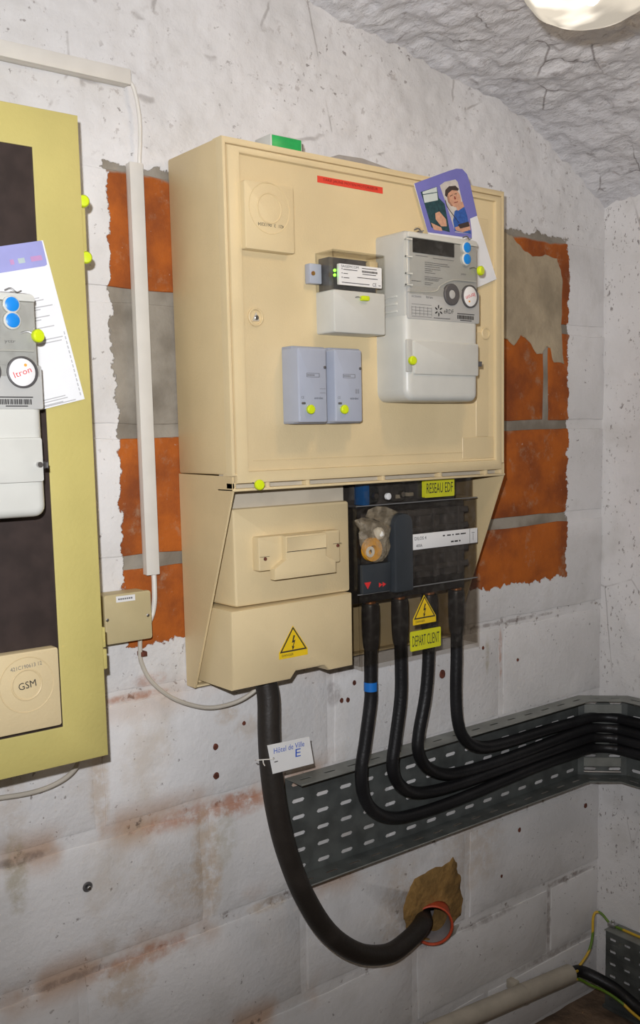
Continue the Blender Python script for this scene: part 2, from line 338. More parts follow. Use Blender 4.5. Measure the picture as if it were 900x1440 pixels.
for k, js in enumerate(joints):
    e = [-.82]+[j for j in js if j > -.8]+[XC]
    for a, b in zip(e, e[1:]):
        g = .010; br = O('brick', block(a+g, b-g if b < XC else b-.002, cz_[k]+.0125, cz_[k+1]-.0125), 'brick', wall_back, 40)
        if a < HOLE.x < b and cz_[k] < HOLE.z < cz_[k+1]:
            cut = O('cutter', MB().lathe([(.053, -.3), (.053, .3)], HOLE, (-.62, -.78, .04), 32), 'cement')
            bo = br.modifiers.new('hole', 'BOOLEAN'); bo.object = cut; bo.solver = 'EXACT'
            bpy.context.view_layer.update(); dg = bpy.context.evaluated_depsgraph_get()
            me = bpy.data.meshes.new_from_object(br.evaluated_get(dg)); br.modifiers.clear(); br.data = me; bpy.data.objects.remove(cut)
# old drill holes with rusty plugs
for (u, v, r) in ((622, 948, .010), (303, 1050, .006), (304, 1091, .0065), (343, 1017, .004), (489, 984, .005), (480, 985, .005), (705, 1232, .004), (679, 911, .004), (728, 928, .0035), (730, 1167, .006), (823, 1133, .007), (498, 960, .005)):
    p = onY(u, v, 0); poly = [(p.x+r*(1+.25*fz((k, u, v), .9))*math.cos(2*PI*k/10), p.z+r*(1.15+.25*fz((k, v, u), .9))*math.sin(2*PI*k/10)) for k in range(10)]
    O('wall_plug', MB().prism(poly, .01, -.0022, .0008, 1), 'rust', wall_back)
# trowelled cement round the conduit
def blob(px, Y, amp=.0):
    P = [onY(u, v, Y) for u, v in px]; out = []
    for a, b in zip(P, P[1:]+P[:1]):
        for k in range(4):
            q = a.lerp(b, k/4); out.append((q.x+.005*fz((q.x, 3, q.z), 40), q.z+.005*fz((q.x, 9, q.z), 40)))
    return out
def ring_patch(outer, cx, cz, rx, rz, yf):
    n = len(outer); vs = []; pts = []
    for (a, b) in outer:
        an = math.atan2((b-cz)/rz, (a-cx)/rx); pts.append((a, b, cx+rx*math.cos(an), cz+rz*math.sin(an)))
    for lv, (t, y) in enumerate(((0, .002), (.03, yf), (.35, yf-.003), (.7, yf-.002), (1, yf-.004), (1, .05))):
        for a, b, c, d in pts:
            q = (a+(c-a)*t, b+(d-b)*t); vs.append((q[0], y+.0016*fz((q[0], 2, q[1]), 45), q[1]))
    return MB().add(vs, [(l*n+i, l*n+(i+1) % n, (l+1)*n+(i+1) % n, (l+1)*n+i) for l in range(5) for i in range(n)])
O('cement_patch', ring_patch(blob(((568, 1272), (574, 1250), (583, 1235), (600, 1224), (622, 1216), (632, 1210), (637, 1203), (642, 1212), (643, 1226), (648, 1234), (646, 1250), (651, 1262), (646, 1285), (634, 1300), (618, 1318), (606, 1319), (592, 1316), (570, 1310), (570, 1296), (566, 1293)), 0), HOLE.x, HOLE.z, .060, .050, -.0035), 'cement', wall_back, 60)
O('cement_patch', MB().prism(blob(((600, 1321), (612, 1321), (630, 1306), (645, 1300), (640, 1312), (622, 1328), (612, 1329)), 0), .004, -.0025, .001, 1), 'greycement', wall_back)
# skim of tan render left on the exposed bricks
rp_ = [(680+a/2.482, 280+b/2.482) for a, b in ((55, 108), (95, 128), (135, 175), (170, 196), (215, 200), (252, 208), (268, 245), (274, 290), (270, 440), (276, 575), (245, 572), (232, 520), (216, 512), (205, 540), (185, 538), (160, 500), (130, 470), (108, 512), (85, 490), (55, 480))]
O('render_patch', MB().prism(blob(rp_, 0), .004, -.0028, .0012, 1), mat('tan_render', (.36, .295, .20), .9, .22, 9, .004, 45), wall_back, 40)
# right wall
ys = axis((.03, -.6, 80), (-.6, -3.0, 40)); zr = axis((ZF-.03, 1.02, 190))
mb = MB(); mb.v = [Vector((XC-.004*fz((1, y, z), 4, 3)-.003*abs(fz((1, y, z), 18, 3)), y, z)) for z in zr for y in ys]; ny = len(ys)
mb.f = [(j*ny+i, j*ny+i+1, (j+1)*ny+i+1, (j+1)*ny+i) for j in range(len(zr)-1) for i in range(ny-1)]
S('wall_right', mb, 'plaster')
# vaulted ceiling: springs from the right wall, axis along y
prof = [(1.36, .962), (1.325, .985), (1.25, 1.032), (1.174, 1.073), (1.09, 1.115), (1.008, 1.147), (.906, 1.177), (.79, 1.2), (.671, 1.22), (.544, 1.236), (.464, 1.246), (.334, 1.262), (.1, 1.28), (-.3, 1.28), (-.8, 1.25), (-1.4, 1.17), (-2.3, .98)]
def pz(x):
    for (a, b), (c, d) in zip(prof, prof[1:]):
        if c <= x <= a: return d+(b-d)*(x-c)/(a-c)
    return prof[-1][1]
vx = axis((1.37, .2, 170), (.2, -2.3, 50)); vy = axis((.04, -.9, 130), (-.9, -3.0, 50)); mb = MB()
for y in vy:
    for x in vx:
        p = (x, y*.7, 0); z = pz(min(x, 1.36)); d = .018*fz(p, 4.5, 3)+.010*abs(fz(p, 13, 4, 5.0))+.007*fz(p, 42, 3, 2.0)-.006
        mb.v.append(Vector((x-d*.35, y, z-d)))
ny = len(vx); mb.f = [(j*ny+i, j*ny+i+1, (j+1)*ny+i+1, (j+1)*ny+i) for j in range(len(vy)-1) for i in range(ny-1)]
S('ceiling', mb, 'vault')
fxs = axis((-2.3, .9, 30), (.9, XC+.05, 40)); fys = axis((.05, -.5, 50), (-.5, -3, 30)); mb = MB()
mb.v = [Vector((x, y, ZF+.006*fz((x, y, 0), 8, 4))) for y in fys for x in fxs]; ny = len(fxs)
mb.f = [(j*ny+i, j*ny+i+1, (j+1)*ny+i+1, (j+1)*ny+i) for j in range(len(fys)-1) for i in range(ny-1)]
S('floor', mb, 'floor')

# ================================================================== main metering cabinet
YP = -D+.006                                                         # plane of the front panel
cab = T('metering_cabinet', 'large beige plastic cabinet with a grey meter on its front', 'cabinet', (W/2, 0, ZB))
O('body', MB().box(0, W, -D+.016, -.001, ZS, ZT, .005), 'beige2', cab)
def frame(x0, x1, z0, z1, wl, wr, wb, wt, yb, yf, bev):
    b = bev; rings = []
    for d, y in (((0, yb),) + (((0, yf+b), (b*.3, yf+b*.3), (b, yf)) if b else ((0, yf),))):
        rings.append((x0+d, x1-d, z0+d, z1-d, y))
    X0_, X1_, Z0_, Z1_ = x0+wl, x1-wr, z0+wb, z1-wt
    for d, y in ((((b, yf), (b*.3, yf+b*.3), (0, yf+b)) if b else ((0, yf),)) + ((0, yb),)):
        rings.append((X0_-d, X1_+d, Z0_-d, Z1_+d, y))
    vs = []
    for (a, c, e, f, y) in rings: vs += [(a, y, e), (c, y, e), (c, y, f), (a, y, f)]
    n = len(rings); fs = [(r*4+k, r*4+(k+1) % 4, ((r+1) % n)*4+(k+1) % 4, ((r+1) % n)*4+k) for r in range(n) for k in range(4)]
    return MB().add(vs, fs)
O('rim', frame(.0005, W-.0005, ZS-.002, ZT-.0005, .007, .007, .004, .011, -D+.03, -D, .002), 'beige', cab)
O('gap_shade', MB().box(.006, W-.006, -D+.010, -D+.0165, ZS2+.002, ZT-.008), 'shadowgap', cab)  # dark sheet standing in for the shade in the gap round the door
door = O('door', frame(.010, W-.009, ZS2, ZT-.0130, .026, .020, .022, .012, -D+.012, -D-.002, .004), 'beige', cab)
O('panel', MB().box(.030, W-.024, -D+.0095, YP, ZS2+.018, ZT-.023, .001), 'beige', door)
for (x0, x1, z0, z1) in ((.632, .672, .735, .845), (.632, .672, .385, .608), (.590, .690, .338, .385)):
    O('raised_field', MB().rrect(x0, x1, z0, z1, .003, YP+.002, YP-.0012, .001, 3, 1), 'beige', door)
O('raised_field', MB().box(.05, W-.05, YP+.001, YP-.001, ZS2+.040, ZS2+.0415), 'beige2', door)
# locks
p = onY(359, 446, YP)
lk = O('lock', MB().lathe([(.0165, -.001), (.0165, .003), (.0145, .004), (.013, .0035), (.012, .0004)], (p.x, YP, p.z)), 'beige2', door)
O('lock_core', MB().prism([(p.x-.008, p.z-.007), (p.x+.008, p.z-.007), (p.x+.001, p.z+.009)], YP, YP-.003, .0008, 1), 'pale', lk)
O('lock_bolt', MB().lathe([(.0045, 0), (.0045, .0035), (.0035, .0042)], (p.x+.001, YP, p.z-.001), n=12), 'steel', lk)
p = onY(682, 469, YP)
O('plug', MB().lathe([(.0135, -.001), (.0135, .003), (.012, .0045), (.010, .0045), (.0095, .002), (.004, .0015)], (p.x, YP, p.z)), 'beige', door)
# square blanking cover with rings
def blank_cover(parent, x0, x1, z0, z1, yb, yf, cx, cz, r1, r2):
    c = O('blanking_cover', MB().rrect(x0, x1, z0, z1, .004, yb, yf, .002), 'beige', parent)
    O('ring', MB().lathe([(r1+.0022, -.0012), (r1+.0012, .0008), (r1, .0011), (r1-.0012, .0006), (r1-.0022, -.0012)], (cx, yf, cz), n=40, cap=False), 'beige2', c)
    O('ring', MB().lathe([(r2+.0016, -.0012), (r2+.0007, .0006), (r2, .0007), (r2-.0007, .0004), (r2-.0016, -.0012)], (cx, yf, cz), n=48, cap=False), 'beige2', c)
    return c
yc = YP-.020; a = onY(343, 252, yc); b = onY(415, 357, yc); c0 = onY(379, 293, yc)
bc = blank_cover(door, a.x, b.x, b.z, a.z, YP+.001, yc, c0.x, c0.z, .0255, .0435)
p = onY(381, 317, yc); text('stamp', '421  3  0613204', p.x, p.z, yc-.0005, .0055, 'ink', bc, .056, PI)
# red label
a = onY(446, 246, YP); b = onY(538, 268, YP); a.z = onY(446, 246, YP).z-.0075
lb = O('label_strip', MB().box(a.x, b.x, YP+.0005, YP-.0006, a.z-.0055, a.z+.0065), 'redlabel', door)
text('lettering', 'TARIF JAUNE MOYEN MOTORISEUR', (a.x+b.x)/2, a.z+.0005, YP-.001, .0065, 'darkred', lb, (b.x-a.x)*.84)
# lip below the door with slots
O('ledge', MB().box(.0, W, -D-.002, -D+.05, .2985, .3035, .0015), 'beige', cab)
O('ledge_back', MB().box(.004, W-.004, -D+.016, -D+.05, .303, .3285), 'pale', cab)
for x in (.004, .078, .17, .36, .52, .66, .708): O('ledge_rib', MB().box(x-.004, x+.004, -D+.001, -D+.02, .303, .314, .001), 'beige', cab)
# wedge-shaped side panels and back plate below
def wedge(x0, x1):
    P = [(-.001, ZB), (-.031, ZB), (-D+.001, .2985), (-D+.001, ZS-.0025), (-.001, ZS)]; n = len(P)
    return MB().add([(x, y, z) for x in (x0, x1) for y, z in P], [tuple(range(n)), tuple(range(n, 2*n))[::-1]]+[(i, (i+1) % n, n+(i+1) % n, n+i) for i in range(n)])
O('side_panel', wedge(0, .004), 'beige2', cab); O('side_panel', wedge(W-.004, W), 'beige2', cab)
O('back_plate', MB().box(.004, W-.004, -.008, -.001, ZB, ZS, .001), 'beige', cab)
O('bottom_flange', MB().box(.004, W-.004, -.030, -.008, ZB, ZB+.004, .001), 'beige', cab)
def seal(parent, p, r=.0085, h=.006, ax=(0, -1, 0), name='seal'):
    return O(name, MB().lathe([(r*.5, -h*.6), (r*.9, -h*.3), (r, 0), (r, h*.7), (r*.82, h), (r*.3, h*1.05)], p, ax, 16), 'lime', parent)
p = onY(364, 682, -D-.008); seal(cab, p, .0095, .007, (-.2, -1, .1))
O('seal_wire', MB().tube([p, p+Vector((-.006, .006, .004)), p+Vector((-.014, .012, .006))], .0012, 6), 'steel', cab)

# ------------------------------------------------------------------ fuse housing under the cabinet door
fb = T('fuse_housing', 'beige fuse housing with a bar handle under the cabinet door', 'fuse box', (.165, -.07, -.075))
O('top_strip', MB().box(.034, .312, -.116, -.008, .262, .298), 'pale', fb)
up = O('upper_cover', MB().rrect(.034, .313, .0785, .263, .004, -.0085, -.132, .005), 'beige', fb)
# lower cover with the notch for the cable
zb_ = -.076
lowpoly = [(.016, zb_), (.150, zb_), (.163, zb_+.014), (.234, zb_+.014), (.246, zb_+.002), (.308, zb_+.002), (.309, .0765), (.0175, .0745)]
lc = O('lower_cover', MB().prism(lowpoly, -.0085, -.143, .005), 'beige', fb)
yh = -.152
def hx(zx, zy, Y): return onY(345+zx/6.2069, 730+zy/6.2069, Y)
a = hx(112, 160, yh); b = hx(830, 345, yh); z1 = hx(112, 160, yh).z; z0 = hx(125, 460, yh).z
hd = O('handle_base', MB().rrect(a.x, b.x, z0, z1, .003, -.131, yh, .003), 'beige', up)
yg = -.166; q0 = hx(262, 535, yg); q1 = hx(795, 445, yg); q2 = hx(345, 160, yg); q3 = hx(690, 115, yg)
zt_ = z1-.001; xa, xb, xc_, xd = q0.x, q1.x, q2.x+.002, q3.x+.004; zb2 = q0.z
hpoly = [(xa, zb2), (xb, zb2), (xb, zb2+.024), (xd+.008, zb2+.031), (xd, zb2+.036), (xd, zt_), (xc_, zt_), (xc_, zb2+.036), (xa, zb2+.021)]
bar = O('handle_bar', MB().prism(hpoly, -.150, yg, .002), 'beige', hd)
zm = hx(520, 270, yg).z
O('seam', MB().box(xc_+.002, xd-.001, yg+.0005, yg-.0002, zm-.0008, zm+.0008), 'shadowgap', bar)
O('seam', MB().box(xc_+.002, xd-.001, yg+.0008, yg-.0014, zm+.0008, zt_-.003, .0005), 'beige', bar)
for zx, zy in ((173, 348), (806, 230)):
    p = hx(zx, zy, yh); O('screw', MB().lathe([(.0035, -.001), (.0035, .0015), (.0028, .0022)], (p.x, yh, p.z), n=12), 'rust', hd)
    O('seam', MB().box(p.x-.012, p.x+.010, yh+.0005, yh-.0002, p.z+.0036, p.z+.0044), 'shadowgap', hd)
def warn(parent, apex, bl, br, y, strip=True, bolt_scale=1.0):
    (ax_, az), (lx, lz), (rx, rz) = apex, bl, br; bw = rx-lx; cz = az-(az-lz)*.62
    s0 = O('warning_sign', MB().prism([(lx-.002, lz-.012), (rx+.002, rz-.012), (rx+.002, rz+.001), (ax_, az+.002), (lx-.002, lz+.001)], y+.001, y-.0004), 'yellow', parent)
    def sc(k): return [(ax_+(lx-ax_)*k, cz+(lz-cz)*k), (ax_+(rx-ax_)*k, cz+(rz-cz)*k), (ax_, cz+(az-cz)*k)]
    O('triangle_border', MB().prism(sc(1.0), y, y-.0007), 'ink', s0); O('triangle_field', MB().prism(sc(.84), y, y-.0010), 'yellow', s0)
    h = (az-lz)*.62; c = (ax_, lz+(az-lz)*.36)
    B = [(.02, .48), (.12, .44), (.0, .12), (.14, .16), (-.02, -.28), (.07, -.25), (-.07, -.5), (-.13, -.2), (-.06, -.24), (.03, .02), (-.12, -.02)]
    O('bolt', MB().prism([(c[0]+u*h*1.1, c[1]+v*h) for u, v in B], y, y-.0013), 'ink', s0)
    if strip: text('lettering', 'DANGER', lx+bw*.28, lz-.0055, y-.0012, .0045, 'ink', s0, bw*.42)
    return s0
def tz(zx, zy, Y): return onY(240+zx/3.2143, 640+zy/3.2143, Y)
a, b, c = tz(552, 775, -.143), tz(493, 897, -.143), tz(615, 873, -.143)
warn(lc, (a.x, a.z), (b.x, b.z), (c.x, b.z), -.143)

# ------------------------------------------------------------------ switch-disconnector behind its smoky cover
sw = T('switch_disconnector', 'black switch disconnector behind a smoky clear cover with yellow stickers', 'switch', (.49, -.08, -.078))
X0, X1, YF = .318, .667, -.150
O('base', MB().box(X0+.006, X1-.006, -.118, -.009, .046, .245, .003), 'black', sw)
O('base_top', MB().box(X0+.006, X1-.012, -.095, -.009, .245, .296, .002), 'dark', sw)
nb = 4; bw = (X1-X0-.05)/nb
for k in range(nb):
    x0 = X0+.030+k*bw
    O('pole_block', MB().box(x0+.006, x0+bw-.006, -.138, -.117, .085, .235, .004), 'dark', sw)
    O('upper_terminal', MB().rrect(x0+.016, x0+bw-.018, .252, .290, .010, -.094, -.122, .006), 'dark' if k else 'slate', sw)
    O('terminal_bolt', MB().lathe([(.009, 0), (.009, .006), (.006, .010)], (x0+.040, -.122, .268), n=6), 'copper' if k == 3 else 'steel', sw)
for z in (.100, .135, .185, .220): O('rib', MB().box(X0+.02, X1-.016, -.141, -.137, z, z+.013, .002), 'dark', sw)
for x in (.47, .545, .62): O('rib', MB().box(x-.004, x+.004, -.1425, -.137, .085, .235, .001), 'dark', sw)
p = onY(513, 688, -.12); O('tape_band', MB().box(p.x-.008, p.x+.008, -.126, -.092, .25, .292, .002), 'band', sw)
for u, v in ((562, 698), (577, 695)):
    p = onY(u, v, -.125); O('clip', MB().box(p.x-.009, p.x+.007, -.128, -.112, p.z-.004, p.z+.004, .001), 'pale', sw)
p = onY(546, 698, YF-.002); O('cover_screw', MB().lathe([(.007, -.002), (.007, .004), (.005, .005)], (p.x, YF, p.z), n=14), 'white', sw)
# operating handle
hx0, hx1 = onY(552, 740, -.165).x, onY(578, 740, -.165).x; hz1 = onY(565, 722, -.165).z; hz0 = onY(565, 832, -.165).z
O('handle', MB().rrect(hx0, hx1, hz0, hz1, (.004, .004, .022, .022), YF+.002, -.172, .004), 'slate', sw)
a = onY(510, 795, -.16); b = onY(552, 830, -.16)
hp = O('indicator_plate', MB().box(a.x, hx0-.001, -.160, YF+.001, b.z, a.z, .002), 'slate', sw)
p = onY(517, 823, -.16); O('indicator', MB().prism([(p.x-.009, p.z+.006), (p.x, p.z-.008), (p.x+.009, p.z+.006)], -.159, -.1606), 'redink', hp)
p = onY(537, 822, -.16)
for dx in (-.008, .002): O('indicator', MB().prism([(p.x+dx, p.z-.005), (p.x+dx+.009, p.z), (p.x+dx, p.z+.005)], -.159, -.1606), 'redink', hp)
# clear cover: a five-sided shell, upper and lower half
def shell(x0, x1, yb, yf, z0, z1, t=.003, top=True, bottom=True, left=True):
    m = MB().box(x0, x1, yf, yf+t, z0, z1); m.box(x1-t, x1, yf+t, yb, z0, z1)
    if left: m.box(x0, x0+t, yf+t, yb, z0, z1)
    if top: m.box(x0+t, x1-t, yf+t, yb, z1-t, z1)
    if bottom: m.box(x0+t, x1-t, yf+t, yb, z0, z0+t)
    return m
cv = O('cover', shell(X0, X1, -.010, YF, .073, .251, bottom=False, top=False), 'smoky', sw, 0)
O('terminal_cover', shell(X0+.002, X1+.002, -.010, YF-.001, -.078, .072, top=False, bottom=False), 'smoky', sw, 0)
O('terminal_cover', shell(X0+.002, X1-.006, -.010, YF+.006, .253, .298, top=False, bottom=False), 'smoky', sw, 0)
for z in (.0715, .2515): O('cover_edge', MB().box(X0, X1+.001, YF-.0025, YF+.002, z-.0009, z+.0009), 'greyink', sw)
# rating plate
a = onY(578, 752, YF-.003); b = onY(669, 745, YF-.003); c = onY(578, 774, YF-.003)
rp = O('rating_plate', MB().box(a.x, X1-.001, YF-.004, YF-.001, c.z, a.z, .0005), 'white', sw)
hh = a.z-c.z; text('lettering', 'DILOS 4', a.x+.026, c.z+hh*.72, YF-.0046, .007, 'ink', rp, .034); text('lettering', '400A', a.x+.022, c.z+hh*.25, YF-.0046, .0065, 'ink', rp, .018)
m = MB()
for x, wd in ((.093, .006), (.106, .011), (.122, .004), (.132, .012), (.148, .016)): m.box(a.x+x, a.x+x+wd, YF-.0045, YF-.004, c.z+hh*.68, c.z+hh*.76)
for x, wd in ((.118, .008), (.129, .010), (.143, .004)): m.box(a.x+x, a.x+x+wd, YF-.0045, YF-.004, c.z+hh*.22, c.z+hh*.32)
m.box(X1-.026, X1-.0255, YF-.0045, YF-.004, c.z, a.z); m.box(X1-.016, X1-.0155, YF-.0045, YF-.004, c.z+hh*.2, c.z+hh*.65); m.box(X1-.020, X1-.011, YF-.0045, YF-.004, c.z+hh*.7, c.z+hh*.73)
O('print', m, 'ink', rp, 0)
def sticker(px0, px1, word):
    a = onY(*px0, YF-.002); b = onY(*px1, YF-.002)
    s_ = O('sticker', MB().rrect(a.x, b.x, b.z, a.z, .003, YF-.0005 if word[0] == 'D' else YF+.0065, YF-.0022), 'limelabel', sw)
    text('lettering', word, (a.x+b.x)/2, (a.z+b.z)/2, YF-.0026, (a.z-b.z)*.55, 'ink', s_, (b.x-a.x)*.88)
sticker((597, 674), (639, 697), 'RESEAU EDF'); sticker((577, 889), (620, 908), 'DEPART CLIENT')
a, b, c = onY(596.5, 838, YF-.002), onY(582, 872, YF-.002), onY(612, 866, YF-.002); warn(sw, (a.x, a.z), (b.x, (b.z+c.z)/2), (c.x, (b.z+c.z)/2), YF-.002)
# copper lugs over the four outgoing cables
YCB = -.085
CX = [onY(u, v, YCB).x for u, v in ((522, 935), (563, 928), (604, 915), (642, 905))]
for x in CX:
    O('lug', MB().box(x-.011, x+.011, -.090, -.086, .030, .060, .0015).lathe([(.0125, 0), (.0125, .03)], (x, YCB, .014), (0, 0, 1), 14), 'copper', sw)

# plastic bag hung on the cover
def bz(zx, zy, Y): return onY(490+zx/10, 690+zy/10, Y)
YB = YF-.014
bag = T('plastic_bag', 'crumpled clear plastic bag hanging on the smoky switch cover', 'bag', tuple(bz(330, 1010, YB)))
def puff(outline, y0, y1, name, parent, m):
    P = [bz(a, b, (y0+y1)/2) for a, b in outline]; n = len(P); c = sum(P, Vector())/n; vs = []
    for (t, y) in ((0, (y0+y1)/2), (.25, y1+.002), (.6, y1), (.9, y1+.001)):
        for p in P: q = p.lerp(c, t); vs.append((q.x, y+.004*fz(q, 60), q.z))
    for (t, y) in ((.25, y0-.001), (.6, y0), (.9, y0)):
        for p in P: q = p.lerp(c, t); vs.append((q.x, y, q.z))
    f = []
    for r0, r1 in ((0, 1), (1, 2), (2, 3), (0, 4), (4, 5), (5, 6)): f += [(r0*n+i, r0*n+(i+1) % n, r1*n+(i+1) % n, r1*n+i) for i in range(n)]
    f += [tuple(3*n+i for i in range(n)), tuple(6*n+i for i in range(n))]
    return O(name, MB().add(vs, f), m, parent, 60)
puff([(80, 420), (190, 380), (330, 390), (430, 440), (500, 450), (600, 520), (580, 660), (600, 780), (560, 900), (480, 990), (380, 1010), (280, 970), (200, 860), (170, 760), (150, 600), (160, 540)], YF-.003, YB-.012, 'film', bag, 'bag')
puff([(240, 370), (280, 270), (400, 220), (530, 225), (640, 280), (700, 310), (640, 335), (690, 390), (650, 510), (560, 520), (470, 450), (360, 400)], YF-.003, YF-.010, 'film', bag, 'bag')
p = bz(360, 830, YB-.002)
td = O('tape_roll', MB().lathe([(.009, 0), (.024, 0), (.024, .010), (.009, .010), (.009, 0)], (p.x, YF-.004, p.z), n=28, cap=False), 'orange')
tag(td, 'small orange roll inside the plastic bag', 'roll')
p = bz(300, 860, YB); wd = O('washer', MB().lathe([(.005, 0), (.011, 0), (.011, .002), (.005, .002), (.005, 0)], (p.x, YF-.0145, p.z), n=20, cap=False), 'white'); tag(wd, 'flat white washer on the orange roll in the bag', 'washer')
p = bz(430, 600, YB); wp = O('plug', MB().lathe([(.006, -.010), (.0125, -.006), (.013, .003), (.009, .009), (.003, .011)], (p.x, YB, p.z), (.5, -.7, .4), 18), 'bulbwhite'); tag(wp, 'round white plastic plug above the orange roll in the bag', 'plug')

# ------------------------------------------------------------------ electricity meters
MX, MZ, MF = .352, .457, -.268                                       # left, bottom and front of the main meter
def build_meter(dx, dy, dz, label, name, flip):
    off = Vector((dx, dy, dz)); org = Vector((MX+.099, YP, MZ))+off
    t = T(name, label, 'meter', tuple(org))
    def P(mb_): mb_.v = [v+off for v in mb_.v]; return mb_
    def q(zx, zy, Y=MF): return onY(555+zx/6.923, 310+zy/6.923, Y)
    def tx(s, cx, cz, y, h, m, par, wd=None, rot=0): text('lettering', s, cx+dx, cz+dz, y+dy, h, m, par, wd, rot)
    w, h = .198, .319; X1_ = MX+w; ZT_ = MZ+h; ZM = MZ+.157
    up = O('body', P(MB().rrect(MX, X1_, ZM, ZT_, (0, 0, .012, .008), YP, MF+.006, .005)), 'grey', t)
    O('faceplate', P(MB().rrect(MX+.004, X1_+.002, ZM-.002, ZM+.060, .003, MF+.010, MF, .0015)), 'facegrey', t)
    O('cover_frame', P(MB().rrect(MX+.006, X1_-.002, ZT_-.013, ZT_-.002, (.001, .001, .008, .004), MF+.008, MF, .002)), 'grey2', t)
    dp = O('display_plate', P(MB().rrect(MX+.008, X1_-.004, ZM+.045, ZT_-.014, .002, MF+.008, MF+.002, .001)), 'facegrey', t)
    a, b = q(180, 168), q(583, 350); O('display', P(MB().rrect(a.x, b.x, (b.z+q(583, 362).z)/2-.001, a.z, .001, MF+.003, MF+.0005)), 'lcd', dp)
    O('display_cover', P(MB().box(MX+.006, X1_-.003, MF-.0035, MF-.002, ZM+.044, ZT_-.013)), 'clearp', t, 0)
    for zx, zy in ((687, 268), (687, 380)):
        p = q(zx, zy); bt = O('button_rim', P(MB().lathe([(.0125, -.003), (.0125, .004), (.0105, .0055)], (p.x, MF, p.z), n=22)), 'grey2', t); O('button', P(MB().lathe([(.010, 0), (.010, .0062), (.0085, .007)], (p.x, MF, p.z), n=22)), 'blue', bt)
    # moulded arch below the display window
    a = q(380, 700); pts = [q(*z_) for z_ in ((120, 690), (380, 695), (440, 640), (520, 595), (600, 580), (790, 598))]
    O('window_edge', P(MB().tube([(p.x, MF-.0005, p.z) for p in pts], .0016, 6, 5)), 'grey', t)
    p = q(548, 722); rg = O('optical_port', P(MB().lathe([(.021, -.003), (.021, .003), (.019, .0045), (.009, .0045), (.008, .002)], (p.x, MF, p.z), n=32)), 'darkgrey', t); O('port_core', P(MB().lathe([(.0085, 0), (.0085, .0035), (.006, .0045)], (p.x, MF, p.z), n=20)), 'facegrey', rg)
    p = q(727, 742); bd = O('badge_rim', P(MB().lathe([(.0225, -.003), (.0225, .0035), (.0205, .0045), (.0195, .002)], (p.x, MF, p.z), n=36)), 'darkgrey', t); O('badge', P(MB().lathe([(.0195, 0), (.0195, .003), (.0185, .0036)], (p.x-.001, MF, p.z), n=32)), 'white', bd)
    rot = math.radians(200 if flip else 20); tx('Itron', p.x-.001, p.z, MF-.0042, .0085, 'redink', bd, .027, rot)
    ca = -1 if flip else 1; O('flame', P(MB().lathe([(.0022, .003), (.0022, .0044)], (p.x+.004*ca, MF, p.z+.010*ca), n=8)), 'orangeink', bd)
    # print: lines of small type, wiring diagram, bar code
    m = MB()
    def line(zx0, zx1, zy, hgt=.0012):
        a, b = q(zx0, zy), q(zx1, zy+ (zx1-zx0)*.17); zc = (a.z+b.z)/2; x = a.x
        while x < b.x: l_ = random.uniform(.002, .008); m.box(x, min(b.x, x+l_), MF+.0018, MF+.0012, zc-hgt/2, zc+hgt/2); x += l_+.0012
    for zx0, zx1, zy in ((300, 520, 400), (300, 540, 418), (300, 450, 440), (300, 450, 462), (300, 370, 482), (300, 400, 502), (300, 470, 540), (300, 440, 558), (300, 430, 572), (300, 380, 600), (300, 360, 618), (170, 260, 580), (200, 330, 640), (210, 330, 335), (380, 580, 362)): line(zx0, zx1, zy)
    O('small_type', P(m), 'greyink', dp, 0)
    m = MB(); a, b = q(165, 800), q(360, 935)
    for k in range(5): z = a.z+(b.z-a.z)*k/4-.002; m.box(a.x, b.x, MF+.0005, MF-.0003, z-.0004, z+.0004)
    for k in range(6): x = a.x+(b.x-a.x)*k/5; m.box(x-.0004, x+.0004, MF+.0005, MF-.0003, b.z, a.z-.006)
    O('wiring_diagram', P(m), 'greyink', t, 0)
    p = q(210, 740); tx('ACE6000', p.x, p.z, MF-.0004, .0038, 'greyink', t, .026); p = q(338, 748); tx('Itron', p.x, p.z, MF-.0004, .0046, 'ink', t, .017)
    p = q(670, 525); tx('yttr', p.x+.002, p.z, MF+.0012, .0048, 'greyink', dp, .016)
    p = q(525, 887); tx('eRDF', p.x, p.z, MF-.0004, .0085, 'ink', t, .027)
    pc = q(428, 878); m = MB()
    for k in range(6):
        a_ = 2*PI*k/6+.5; c_, s_ = math.cos(a_), math.sin(a_)
        m.prism([(pc.x+c_*r_-s_*o_, pc.z+s_*r_+c_*o_) for r_, o_ in ((.003, 0), (.006, .0022), (.0105, .0015), (.011, -.0008), (.006, -.0012))], MF+.0003, MF-.0004)
    O('emblem', P(m), 'ink', t, 0)
    m = MB(); a, b = q(610, 905), q(775, 950); x = a.x
    while x < b.x-.002: l_ = random.uniform(.0006, .0022); m.box(x, x+l_, MF+.0005, MF-.0004, a.z-.0105, a.z-.003); x += l_+random.uniform(.0006, .0014)
    a2 = q(380, 930); m.box(a2.x, a2.x+.045, MF+.0005, MF-.0004, a2.z-.004, a2.z-.003); m.box(a.x, b.x, MF+.0005, MF-.0004, a.z-.001, a.z+.0006); m.box(a.x+.008, b.x-.008, MF+.0005, MF-.0004, a.z-.0135, a.z-.012)
    O('bar_code', P(m), 'ink', t, 0)
    # hinged clear flap on the left edge
    m = MB(); a = q(60, 175); b = q(150, 640)
    m.box(MX-.003, MX+.002, MF+.003, MF-.002, b.z, a.z, .0008)
    for zy in (180, 350, 515, 625): z = q(110, zy).z; m.box(MX-.003, MX+.012, MF+.0, MF-.004, z-.0015, z+.0015, .0006)
    O('hinge', P(m), 'grey2', t)
